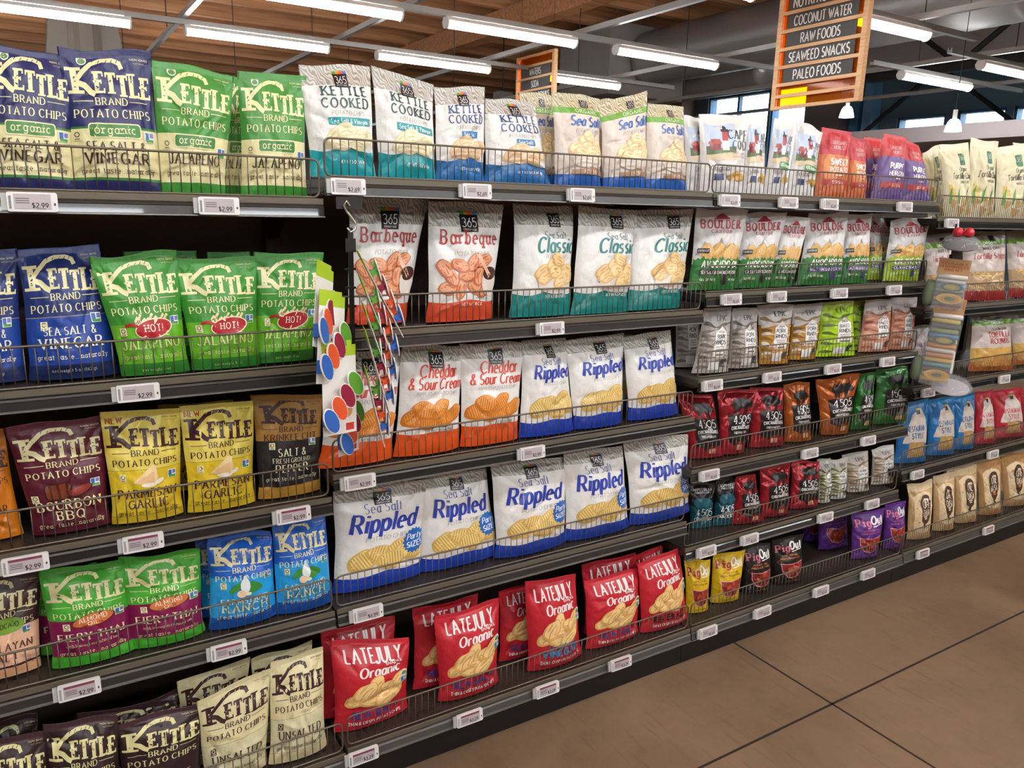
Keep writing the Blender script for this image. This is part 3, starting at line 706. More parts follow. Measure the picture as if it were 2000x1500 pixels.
def w_kettle(d, ink, tagc, flavor, cols):
    logo365(d, 1.29); d.text('KETTLE', .06, 1.07, .125, ink, 'slab', .66); d.text('COOKED', .06, .91, .125, ink, 'slab', .7); d.text('POTATO CHIPS', .08, .81, .055, '#6e6a5e', 'hand', .5)
    d.rect(.1, .73, .66 if '&' in flavor else .34, .1, tagc); d.text(flavor, .1, .7, .06, '#eef4f2', 'slab', .58 if '&' in flavor else .26); chips(d, .49, cols, 1.15, False, 5, 2, .08)
    d.text('NET WT 5 OZ (142g)', .1, .18, .04, '#e8f0f0', 'bold', .42)
@design('wteal', [(0, '#1c9aa2'), (.24, '#e4e3df')], 'white and teal kettle cooked chip bag', rough=.27, top=SILV, wavy=.02)
def _(d): w_kettle(d, '#1f4a4c', '#1f9aa0', 'Sea Salt & Vinegar', ('#d8cfa0', '#ece4c0', '#c9bb84'))
@design('wblue', [(0, '#2a6fae'), (.23, '#e4e3df')], 'white and blue kettle cooked chip bag', rough=.27, top=SILV, wavy=.02)
def _(d): w_kettle(d, '#27497e', '#2c78ae', 'Sea Salt', ('#d9b487', '#e9cba4', '#cda273'))
@design('worg', [(0, '#2561b4'), (.13, '#d9cfc4'), (.78, '#6ba53a'), (.845, '#cfc6a8')], 'cream organic sea salt bag with green band', rough=.34, top=(.845, '#cfc6a6', '#978c6c'))
def _(d):
    logo365(d, 1.37, .17, .1); d.text('ORGANIC', .14, 1.19, .055, '#eaf2d8', 'slab', .5); d.text('Sea Salt', .1, .98, .15, '#2f64b2', 'script', .7, wmul=1.2); d.text('POTATO CHIPS', .12, .875, .055, '#6e5a4e', 'hand', .54)
    d.ell(.1, .46, .36, .13, '#d9cdbc'); chips(d, .6, ('#dcb886', '#f0dcae', '#cfa26a'), 1.15, False, 7, 4, .1); d.ell(.1, .4, .34, .1, '#e6ddd0'); d.band(-.24, .44, .2, lambda x: .3+.03*math.sin(9*x), '#a88468'); d.text('NET WT 5 OZ', .12, .22, .05, '#f0e8e0', 'bold', .3)
@design('wbbq', [(0, '#d24a2a'), (.165, '#e4e3df')], 'white barbeque chip bag with red base', rough=.27, top=(.79,)+SILV[1:], wavy=.012)
def _(d):
    logo365(d, 1.25, .25, .0); d.text('Barbeque', .02, .97, .17, '#a83432', 'slab', .8, wmul=1.1)
    o = ('#c06a40', '#e0a07a', '#b45a36')
    for i, (a, b) in enumerate(((-.3, .42), (-.12, .4), (.1, .42), (.28, .4), (-.26, .56), (-.04, .58), (.16, .56), (-.14, .7), (.06, .74), (-.34, .66), (.22, .76))): d.chip(a, b, .13, .085, i*1.3, o, False, i)
    d.ell(.33, .5, .13, .18, '#ded6cc'); d.ell(.33, .6, .12, .085, '#43211a'); d.stroke([(.12, .84), (.2, .72), (.34, .56)], .05, '#e4b898', .05)
    d.text('POTATO CHIPS', .04, .825, .05, '#8a7a5e', 'hand', .5); d.text('NET WT 10 OZ', .06, .2, .035, '#f6e8e0', 'bold', .34)
@design('wclassic', [(0, '#17847f'), (.21, '#e4e3df')], 'white classic chip bag with teal base', rough=.27, top=(.82,)+SILV[1:], wavy=.02)
def _(d):
    logo365(d, 1.32, .22, .12); d.text('Sea Salt', .12, 1.05, .09, '#3c6a74', 'fine', .4); d.text('Classic', .12, .86, .2, '#1d7a78', 'script', .68, wmul=1.25); d.text('POTATO CHIPS', .14, .775, .05, '#7a7a66', 'hand', .44)
    chips(d, .57, ('#d3a868', '#e6c890', '#c09050'), 1.1, False, 7, 6, .12); d.ell(.12, .42, .32, .12, '#d9d2ca'); chips(d, .5, ('#d8ae70', '#ecd09a', '#c89a58'), .95, False, 4, 9, .12); d.band(-.14, .38, .35, .38, '#b8aca4'); d.text('NET WT 10 OZ (283g)', .12, .25, .04, '#e8f0ee', 'bold', .4)
@design('wched', [(0, '#e2591f'), (.2, '#e6e5e1')], 'white cheddar sour cream bag with orange base', rough=.27, top=(.845,)+SILV[1:], wavy=.008)
def _(d):
    logo365(d, 1.31, .24, .02); d.text('Cheddar', .06, 1.06, .17, '#d0402c', 'script', .6, wmul=1.2); d.text('& Sour Cream', .02, .9, .15, '#d0402c', 'script', .86, wmul=1.2); d.text('RIPPLED POTATO CHIPS', .04, .82, .045, '#7a6a56', 'hand', .68)
    o = ('#cf7c2c', '#e29a48', '#c06a20')
    for i, (a, b, r) in enumerate(((-.32, .52, .3), (-.1, .47, .1), (.14, .5, -.3), (.32, .54, .4), (.04, .62, .6), (-.18, .62, -.2))): d.chip(a, b, .18, .12, r, o, True, i)
    d.text('NET WT 10 OZ (283g)', .08, .315, .04, '#6a6a66', 'bold', .42)
def ripple(d, lx=.05, k=1.0):
    logo365(d, 1.32, .2, lx); d.text('Sea Salt', lx, 1.11, .1*k, '#2f4a9a', 'fine', .42); d.text('Rippled', lx, 1.12-.22*k, .2*k, '#2a3fa4', 'script', .74, wmul=1.4); d.text('POTATO CHIPS', lx+.04, 1.1-.31*k, .05*k, '#7a7a66', 'hand', .5)
    o = ('#d2ae60', '#e8cf88', '#bf9646')
    for i, (a, b, r) in enumerate(((-.24, .44, .5), (-.02, .5, -.3), (.2, .54, .3), (.32, .47, -.5), (.1, .4, .1))): d.chip(a, b, .19, .14, r, o, True, i)
@design('wripple', [(0, '#1d3fb0'), (.155, '#e6e5e1')], 'white rippled chip bag with blue base', rough=.27, top=(.85,)+SILV[1:], wavy=.014)
def _(d): ripple(d)
@design('wparty', [(0, '#1d3fa8'), (.14, '#e6e5e1')], 'wide white party size rippled chip bag', rough=.27, top=(.86,)+SILV[1:], wavy=.014)
def _(d):
    ripple(d, .0, 1.28); P = []
    for i in range(36):
        r = .17 if i % 2 else .2; P.append((r*math.cos(i*math.pi/18)*.8, r*math.sin(i*math.pi/18)))
    d.blob(.38, .6, P, '#2566b8'); d.text('Party', .38, .62, .09, '#f0f4f8', 'script', .2); d.text('SIZE!', .38, .5, .08, '#f0f4f8', 'bold', .19)

def lighthouse(d):
    d.band(-.42, .2, .84, lambda x: 1.3+.03*math.sin(8*x), '#b9cbe2'); d.band(-.42, .2, .72, lambda x: .86+.02*math.sin(11*x), '#57704a'); d.band(-.42, .24, .62, lambda x: .74+.02*math.sin(7*x+1), '#d9c8a6')
    d.band(-.36, -.14, .8, .93, '#8c3a36'); d.blob(-.25, .95, [(-.14, -.03), (.14, -.03), (.09, .06), (-.09, .06)], '#b05048')
    d.band(-.11, .03, .8, 1.0, '#ece8e4'); d.band(-.1, .02, .98, 1.16, '#b43a3c'); d.band(-.12, .04, 1.15, 1.2, '#34343a'); d.ell(-.04, 1.22, .04, .05, '#3a3a40')
def cape(d):
    lighthouse(d); k = '#24303c'
    d.text('CAPE', .25, 1.02, .17, k, 'serif', .44); d.text('COD', .29, .82, .17, k, 'serif', .36); d.text('Kettle Cooked', .27, .73, .05, '#9a3a3a', 'fine', .34); d.text('Potato Chips', .27, .66, .05, '#9a3a3a', 'fine', .3)
    d.text('Original', -.14, .42, .1, '#2c3036', 'fine', .36); d.rect(-.16, .3, .2, .12, '#3a4a7e'); chips(d, .3, ('#cfa040', '#e8c670', '#b8862a'), .62, True, 4, 3, .24)
@design('ccod', [(0, '#dcdbd8'), (.9, '#e2e1dd')], 'white chip bag with lighthouse picture', rough=.3)
def _(d): cape(d)
@design('ccodr', [(0, '#dcdbd8'), (.9, '#e2e1dd')], 'white lighthouse chip bag with green strip', rough=.3)
def _(d): cape(d); d.rect(.1, .58, .46, .14, '#3c8a44', -.06); d.text('40% Reduced', .1, .56, .07, '#e8f2e6', 'bold', .4, rot=-.06)
def jack(d, l1, l2, l3):
    d.text("JACKSON'S", .04, 1.16, .08, '#f0e6e2', 'fine', .46); d.text('HONEST', .04, 1.05, .08, '#f0e6e2', 'fine', .36)
    d.text(l1, .06, .72, .12, '#f4efe8', 'black', .56); d.text(l2, .06, .56, .1, '#f4efe8', 'bold', .56); d.rect(.06, .49, .2, .025, '#f0e0d8')
    d.band(-.4, .46, .28, lambda x: .41-.1*x*x, '#c23a36'); d.text(l3, .06, .31, .06, '#f0dcd4', 'bold', .4)
@design('jorange', [(0, '#c96b42'), (.62, '#b8343e')], 'red and orange sweet potato chip bag', rough=.4)
def _(d):
    d.ell(-.2, .6, .2, .34, '#d98a50', .2); d.ell(.25, .5, .18, .3, '#d07a44', -.2); jack(d, 'SWEET', 'POTATO', 'SEA SALT')
@design('jpurple', [(0, '#6b5590'), (.66, '#c03a3e')], 'red and purple heirloom potato chip bag', rough=.4)
def _(d): jack(d, 'PURPLE', 'HEIRLOOM', 'SEA SALT')
@design('wtort', [(0, '#d9d2ae'), (.9, '#e2ddc2')], 'cream organic white corn tortilla chip bag', rough=.4)
def _(d):
    d.rrect(.12, 1.17, .2, .24, .03, '#2f6a4a'); d.text('365', .12, 1.15, .09, '#e6ecdc', 'light', .15); d.text('Organic', .12, .93, .09, '#3c5c3c', 'script', .3); d.text('Tortilla Chips', .1, .78, .12, '#2b2b28', 'script', .76); d.text('WHITE CORN', .14, .69, .045, '#5c5c50', 'bold', .34)
    for i in range(14): d.ell(-.38+.045*(i % 4), .42+.075*(i//4), .02, .03, '#e0c04a')
    for a, b, r in ((-.3, .3, .3), (.02, .3, -.3), (.3, .34, .5), (-.1, .14, .2), (.22, .14, -.4)): d.blob(a, b, [(.15*math.cos(r+t), .13*math.sin(r+t)) for t in (0, 2.1, 4.2)], '#c8a064')
    for a in (-.4, -.16, .16): d.blob(a, .44, [(-.03, -.16), (.03, -.16), (.09, .2), (.0, .02)], '#4f9a34')
def boulder(d, lab, labc, oil='AVOCADO OIL', gr='#2f7a33', ridged=True):
    for a, b, w in ((-.34, .94, .3), (0, 1.0, .34), (.3, .92, .28)): d.blob(a, b-.2, [(-w/2, -.1), (w/2, -.1), (w*.2, .06), (0, .17), (-w*.22, .02)], '#9d9b99'); d.blob(a, b-.24, [(-w*.34, -.08), (w*.3, -.08), (w*.1, .04), (-.03, .1)], '#b9b7b4')
    d.text('BOULDER', 0, 1.14, .15, '#b02a35', 'blackslab', .8); d.text('CANYON', 0, 1.05, .06, '#b02a35', 'slab', .42, sp=.5)
    d.blob(0, 1.34, [(-.18, -.03), (.18, -.03), (.08, .03), (0, .1), (-.1, .02)], '#b02a35')
    o = ('#cf9d52', '#e3bd78', '#bd8842')
    for i, (a, b, r) in enumerate(((-.28, .68, .3), (-.05, .72, 0), (.2, .7, -.2), (.36, .66, .3))): d.chip(a, b, .13, .17, r, o, ridged, i)
    z = lambda x: .56+.05*abs(((x*23) % 2)-1)+.02*math.sin(31*x)
    d.band(-.5, .5, .45, z, gr, 64, 2)
    d.rrect(-.36, .72, .2, .09, .02, '#2a2422'); d.text('CANYON CUT', -.36, .705, .035, '#e8e4dc', 'bold', .17)
    d.text(oil, .05, .42, .115, '#eef0e6', 'black', .8); d.rect(.03, .325, .82, .1, labc); d.text(lab, .03, .295, .06, '#eef0e6', 'bold', .76); d.text('GLUTEN FREE', -.2, .17, .04, '#dfe8d8', 'bold', .3); d.ell(.16, .18, .07, .08, labc); d.text('NON GMO', .36, .17, .04, '#dfe8d8', 'bold', .2)
@design('bgreen', [(0, '#2d7532'), (.31, '#d7d5d2')], 'green and white avocado oil chip bag, black label', rough=.4)
def _(d): boulder(d, 'SEA SALT & CRACKED PEPPER', '#221f20')
@design('bmalt', [(0, '#2d7532'), (.31, '#d7d5d2')], 'green and white avocado oil chip bag, purple label', rough=.4)
def _(d): boulder(d, 'MALT VINEGAR & SEA SALT', '#4a3480')
@design('blime', [(0, '#9cba2c'), (.31, '#c9c7c4')], 'lime and grey olive oil chip bag', rough=.4)
def _(d): boulder(d, 'CLASSIC SEA SALT', '#2c3c80', 'OLIVE OIL', '#9cba2c', False)
def epic(d, c1, c2, word='PORK', pre='', w2='RINDS', x0=.1):
    rn = random.Random(4)
    for i in range(9):
        y = .12+i*.12; ph = rn.uniform(0, 6); a = rn.uniform(.015, .05)
        d.band(-.47, .47, lambda x: y+a*math.sin(6*x+ph), lambda x: y+.05+a*math.sin(7*x+ph)+.03*math.sin(13*x), c1 if i % 2 else c2, 24, 2)
    P = [(-.22, -.36), (.2, -.36), (.2, .2), (.0, .38), (-.22, .2)]
    d.blob(x0, .72, [(p[0]*1.0, p[1]*.95) for p in P], '#efedea'); k = '#2c2a2a'
    d.text('EPIC', x0, 1.2, .11, k, 'serif', .34)
    d.text(pre or 'ARTISANAL', x0, .93, .035 if not pre else .06, k, 'bold', .2); d.text(word, x0-.01, .79, .09, k, 'bold', .3); d.text(w2, x0-.01, .66, .09, k, 'bold', .34 if w2 == 'RINDS' else .4)
    for i in range(3): d.rect(x0-.01, .6-.05*i, .28, .015, '#8a8884')
    d.rect(x0-.01, .42, .26, .04, c2)
    d.ell(.24, .25, .11, .06, '#3a3c42'); d.ell(.35, .28, .04, .04, '#3a3c42')
    for q in (.17, .22, .28, .32): d.rect(q, .18, .016, .08, '#3a3c42')
    d.band(-.2, .1, .08, .26, '#e4e2de')
@design('egrey', [(0, '#b3aba2'), (.62, '#c9c5c2')], 'grey pork rinds bag', rough=.36)
def _(d): epic(d, '#8f867b', '#6f675e')
@design('emust', [(0, '#c08a30'), (.66, '#d3cfcb')], 'mustard and white pork rinds bag', rough=.36)
def _(d): epic(d, '#e3ddd2', '#8a6426')
@design('elime', [(0, '#b2dc1e'), (.9, '#bfd468')], 'neon lime baked pork rinds bag', rough=.36)
def _(d): epic(d, '#a4cf18', '#566f18', 'BAKED', 'OVEN')
@design('epink', [(0, '#cf8d70'), (.72, '#c9c0ba')], 'salmon pink baked pork rinds bag', rough=.36)
def _(d): epic(d, '#e0a88e', '#9a5a44', 'BAKED', 'OVEN')
@design('ewhite', [(0, '#cfccc4'), (.9, '#d6d3cd')], 'white and olive pork cracklings pouch', rough=.36)
def _(d): epic(d, '#7d8a3a', '#5c6a2a', 'PORK', '', 'CRACKLINGS')
@design('ewhitb', [(0, '#cdc8be'), (.9, '#d6d3cd')], 'white and tan pork cracklings pouch', rough=.36)
def _(d): epic(d, '#b59c72', '#8c7650', 'PORK', '', 'CRACKLINGS')
def pig(d, x, y, s, c):
    d.ell(x, y, .28*s, .13*s, c, .05); d.ell(x-.14*s, y-.01*s, .15*s, .13*s, c); d.ell(x+.26*s, y-.03*s, .11*s, .09*s, c, -.3); d.ell(x+.36*s, y-.07*s, .05*s, .04*s, c); d.blob(x+.2*s, y+.1*s, [(-.04*s, -.04*s), (.05*s, -.03*s), (.06*s, .08*s)], c)
    for q in (-.18, -.1, .1, .17): d.blob(x+q*s, y-.17*s, [(-.03*s, .1*s), (.035*s, .1*s), (.025*s, -.1*s), (-.02*s, -.1*s)], c)
    d.stroke([(x-.26*s, y+.05*s), (x-.33*s, y+.08*s), (x-.31*s, y+.02*s)], .014*s, c, .014*s)
def p4505(d, dark):
    pig(d, .06, 1.19, .9, '#241d1c'); P = [(-.38, -.34), (0, -.48), (.38, -.34), (.38, .3), (-.38, .3)]
    d.blob(.08, .64, P, '#191515'); w = '#efece8'
    d.text('45', .08-.125, .72, .19, w, 'fine', .24, wmul=.9); d.text('5', .08+.23, .72, .19, w, 'fine', .11, wmul=.9); d.ell(.08+.075, .82, .075, .09, w); d.ell(.08+.075, .82, .056, .072, '#191515')
    for q in (.715, .685): d.rect(.08+.075, q, .12, .014, w)
    d.text('CHICHARRONES', .08, .58, .075, w, 'blackslab', .62, arc=.02); d.text('FRIED PORK RINDS', .08, .49, .05, w, 'slab', .44)
    d.rect(.1, .2, .22, .2, dark); d.rect(.1, .17, .2, .12, '#d9a384'); d.rect(.07, .17, .01, .12, dark); d.rect(.13, .17, .01, .12, dark)
@design('fred', [(0, '#a82530'), (.95, '#b8303a')], 'glossy red chicharrones bag with pig', rough=.2, metal=.35)
def _(d): p4505(d, '#7c1a20')
@design('forange', [(0, '#b5602a'), (.95, '#c46a2e')], 'glossy orange chicharrones bag with pig', rough=.2, metal=.35)
def _(d): p4505(d, '#7c3f16')
@design('fgreen', [(0, '#2c6a2e'), (.95, '#3c7c36')], 'glossy green chicharrones bag with pig', rough=.2, metal=.35)
def _(d): p4505(d, '#1e4a20')
@design('gteal', [(0, '#155866'), (.5, '#211e1f')], 'black and teal crispy curls cracklins bag', rough=.25, metal=.2)
def _(d):
    w = '#e8eaea'
    d.text('CRISPY CURLS OF', 0, 1.24, .075, w, 'blackslab', .8); d.text('PORKALICIOUSNESS', 0, 1.17, .045, w, 'slab', .6); pig(d, -.06, .88, 1.15, '#1d6678')
    d.text('45', -.15, .42, .24, w, 'fine', .32); d.ell(.1, .54, .09, .115, w); d.ell(.1, .54, .068, .092, '#155866'); d.text('5', .27, .42, .24, w, 'fine', .14)
    for q in (.4, .365): d.rect(.1, q, .15, .016, w)
    d.text("CRACKLIN'S", 0, .26, .1, w, 'blackslab', .8)
def pigout(d, base, c1, c2, acc):
    d.text('Pig', -.22, 1.06, .22, c1, 'slab', .4, wmul=1.2); d.text('Out', .22, 1.1, .23, c2, 'black', .4); d.stroke([(.05, 1.03), (.42, 1.07)], .03, c2, .03)
    d.text('KANSAS CITY BBQ', 0, .9, .04, acc, 'bold', .5); d.text('PIGLESS BACON CHIPS', 0, .81, .045, acc, 'bold', .64); d.ell(-.36, .74, .07, .07, base); d.ell(-.36, .74, .055, .055, acc); d.ell(-.36, .74, .05, .05, base)
    d.blob(.04, .46, [(-.38, .24), (0, .2), (.38, .26), (.36, .0), (.2, -.22), (0, -.27), (-.22, -.22), (-.36, 0)], '#d99a9a'); d.blob(.04, .46, [(-.36, .22), (0, .18), (.36, .24), (.34, 0), (.19, -.2), (0, -.25), (-.2, -.2), (-.34, 0)], '#8c2a22')
    rn = random.Random(2)
    for i in range(26):
        a = rn.uniform(0, 6.28); r = math.sqrt(rn.random()); d.ell(.04+.29*r*math.cos(a), .45+.17*r*math.sin(a), .06, .035, rn.choice(['#b84a34', '#a03828', '#c86a4c', '#7c241c']), rn.uniform(0, 3), .12, i, 10)
    d.text('VEGAN - NON GMO', .05, .1, .035, acc, 'bold', .5)
@design('pyellow', [(0, '#d9b51c'), (.95, '#e2c02a')], 'yellow pigless bacon chips bag', rough=.4)
def _(d): pigout(d, '#d9b51c', '#a8344a', '#f0eee4', '#8a5a1c')
@design('pblack', [(0, '#1d1a1a'), (.95, '#262222')], 'black pigless bacon chips bag', rough=.4)
def _(d): pigout(d, '#1d1a1a', '#c66a80', '#e9e7e4', '#c8763a')
@design('ppurple', [(0, '#55257e'), (.95, '#6a3096')], 'purple pigless bacon chips bag', rough=.4)
def _(d): pigout(d, '#55257e', '#d8738c', '#e9e7e4', '#c86a8c')
def late(d, f1, c1, f2='', c2='#ffffff'):
    w = '#f0e9e6'
    d.text('LATE', -.18, 1.16, .2, w, 'bold', .36, rot=.02); d.text('JULY', .2, 1.15, .23, w, 'bold', .36, rot=.04); d.text('SNACKS', .26, 1.1, .04, w, 'bold', .24, rot=.04); d.text('Organic', .06, .94, .16, w, 'script', .56, wmul=1.3, rot=.05)
    o = ('#d9a860', '#eccb8e', '#c8924c')
    for i, (a, b, r) in enumerate(((-.24, .56, .4), (-.04, .74, 1.2), (.2, .68, -.3), (-.08, .52, .1), (.14, .5, .5), (.28, .76, .8), (-.18, .68, .9))): d.chip(a+.02, b, .2, .125, r, o, False, i+3)
    usda(d, .41, .88); ngmo(d, .41, .76)
    if f2: d.text(f2, 0, .35, .08, c1, 'script', .5)
    d.text(f1, 0, .22, .11, c1, 'black', .66); d.text('THIN & CRISPY POTATO CHIPS', 0, .11, .055, w, 'bold', .72)
@design('lred', [(0, '#bf2230'), (.94, '#cc2a38')], 'red organic chip bag', rough=.36)
def _(d): late(d, 'SEA SALT', '#3f3a80')
@design('lvine', [(0, '#bf2230'), (.94, '#cc2a38')], 'red organic chip bag with blue vinegar lettering', rough=.36)
def _(d): late(d, 'VINEGAR', '#3c86b8', 'Sea Salt and', )
@design('lbbq', [(0, '#bf2230'), (.94, '#cc2a38')], 'red organic chip bag with black bbq lettering', rough=.36)
def _(d): late(d, 'BBQ', '#2c1416')
@design('nbag', [(0, '#a8282c'), (.14, '#b59a78'), (.42, '#c3b6ae'), (.8, '#6f9a3c'), (.87, '#8a8278')], 'clear tortilla strip bag with green band', rough=.18)
def _(d):
    d.text('ORGANIC', .1, 1.22, .05, '#e6efd8', 'bold', .36); d.text('WHITE CORN', .1, 1.1, .06, '#5c4a44', 'bold', .4); d.text('Tortilla Strips', .06, .9, .13, '#a83c44', 'script', .8)
    rn = random.Random(8)
    for i in range(30): d.rect(rn.uniform(-.4, .4), rn.uniform(.24, .6), .2, .035, rn.choice(['#d8b47c', '#c39a62', '#e4c894']), rn.uniform(-.8, .8))
    d.rect(.14, 1.34, .12, .12, '#1c1a1a')
@design('nround', [(0, '#b8622c'), (.16, '#c9a35c'), (.4, '#c3b8b0'), (.78, '#6f9a3c'), (.86, '#6a665c')], 'clear yellow corn tortilla rounds bag', rough=.18)
def _(d):
    d.text('ORGANIC', .1, 1.2, .05, '#e6efd8', 'bold', .36); d.text('YELLOW CORN', .12, 1.04, .06, '#5c4a44', 'bold', .44); d.text('TORTILLA', .12, .87, .13, '#b0403c', 'bold', .6); d.text('ROUNDS', .12, .7, .13, '#b0403c', 'bold', .5)
    for i in range(14): d.ell(-.36+.12*(i % 7), .2+.15*(i//7), .09, .08, '#d9a44a' if i % 2 else '#cf8a3a', 0, .05, i)
    d.rect(.12, 1.32, .12, .1, '#1c1a1a')
@design('nviolet', [(0, '#43285c'), (.34, '#b5aaa8'), (.9, '#8a8278')], 'clear and violet blue corn chip bag', rough=.16)
def _(d):
    for i, t in enumerate(('BLUE CORN', 'TORTILLA', 'CHIPS')): d.text(t, .05, .95-.17*i, .12, '#5a4a6c', 'bold', .5)
def rstyle(d, c, grey):
    d.blob(.06, .82, [(-.46, -.32), (.4, -.36), (.32, .2), (.12, .5), (-.2, .36)], grey); d.text('RESTAURANT', .04, .78, .13, c, 'black', .62); d.text('STYLE', .06, .6, .13, c, 'black', .38); d.rect(.08, 1.26, .12, .16, '#2c2824'); d.rect(.08, 1.3, .12, .05, '#c8b43c')
    d.blob(.06, .3, [(-.3, -.16), (.3, -.14), (.26, .2), (-.26, .22)], '#b08c58')
    for i in range(9): d.blob(-.18+.06*i, .3+.05*(i % 3), [(.08*math.cos(i+t), .07*math.sin(i+t)) for t in (0, 2.1, 4.2)], '#cfa96c' if i % 2 else '#bf9454')
@design('nsky', [(0, '#1f6fb0'), (.9, '#2a84c4')], 'sky blue restaurant style tortilla chip bag', rough=.3)
def _(d): rstyle(d, '#2a5e8e', '#c9bfb2')
@design('nrose', [(0, '#b82c3c'), (.9, '#c83a4a')], 'rose red restaurant style tortilla chip bag', rough=.3)
def _(d): rstyle(d, '#b8404c', '#cfc4bc')
def corn(d, hi):
    d.blob(0, .74, [(-.36, -.5), (0, -.56), (.36, -.5), (.38, .42), (.22, .5), (0, .54), (-.22, .5), (-.38, .42)], '#dfcaa2')
    for i in range(40): d.ell(-.3+.085*(i % 8), .3+.19*(i//8), .032, .024, '#e8d8ae' if i % 3 else '#c9a468', i, .1, i, 9)
    k = '#4a2e26'
    d.ell(.02, .98, .2, .22, k); d.blob(.01, .74, [(-.17, .3), (.21, .3), (.2, -.02), (.15, -.22), (0, -.32), (-.14, -.22), (-.16, 0)], k); d.stroke([(-.01, .5), (-.04, .4), (.02, .33)], .06, k, .06)
    for t, y, h, w in (('ONE', .87, .19, .24), ('DASA', .66, .17, .25)): d.text(t, .02, y, h, '#eadfc4', 'sans', w, wmul=1.2)
    d.rect(.02, 1.08, .16, .04, '#e6d9bc'); d.rect(.0, .63, .14, .03, hi); d.rect(.0, .58, .1, .03, hi)
@design('nbrown', [(0, '#c4a272'), (.86, '#d9c29a')], 'kraft corn snack bag with dark cob emblem', rough=.55)
def _(d): corn(d, '#e6d9bc')
@design('nherb', [(0, '#b48a58'), (.86, '#b08246')], 'kraft herb snack bag with orange striped cob', rough=.55)
def _(d):
    corn(d, '#d98a3a')
    for i in range(16): d.ell(-.36+.1*(i % 8), .36+.5*(i//8)+.04*(i % 3), .022, .01, '#4c8a54', i)

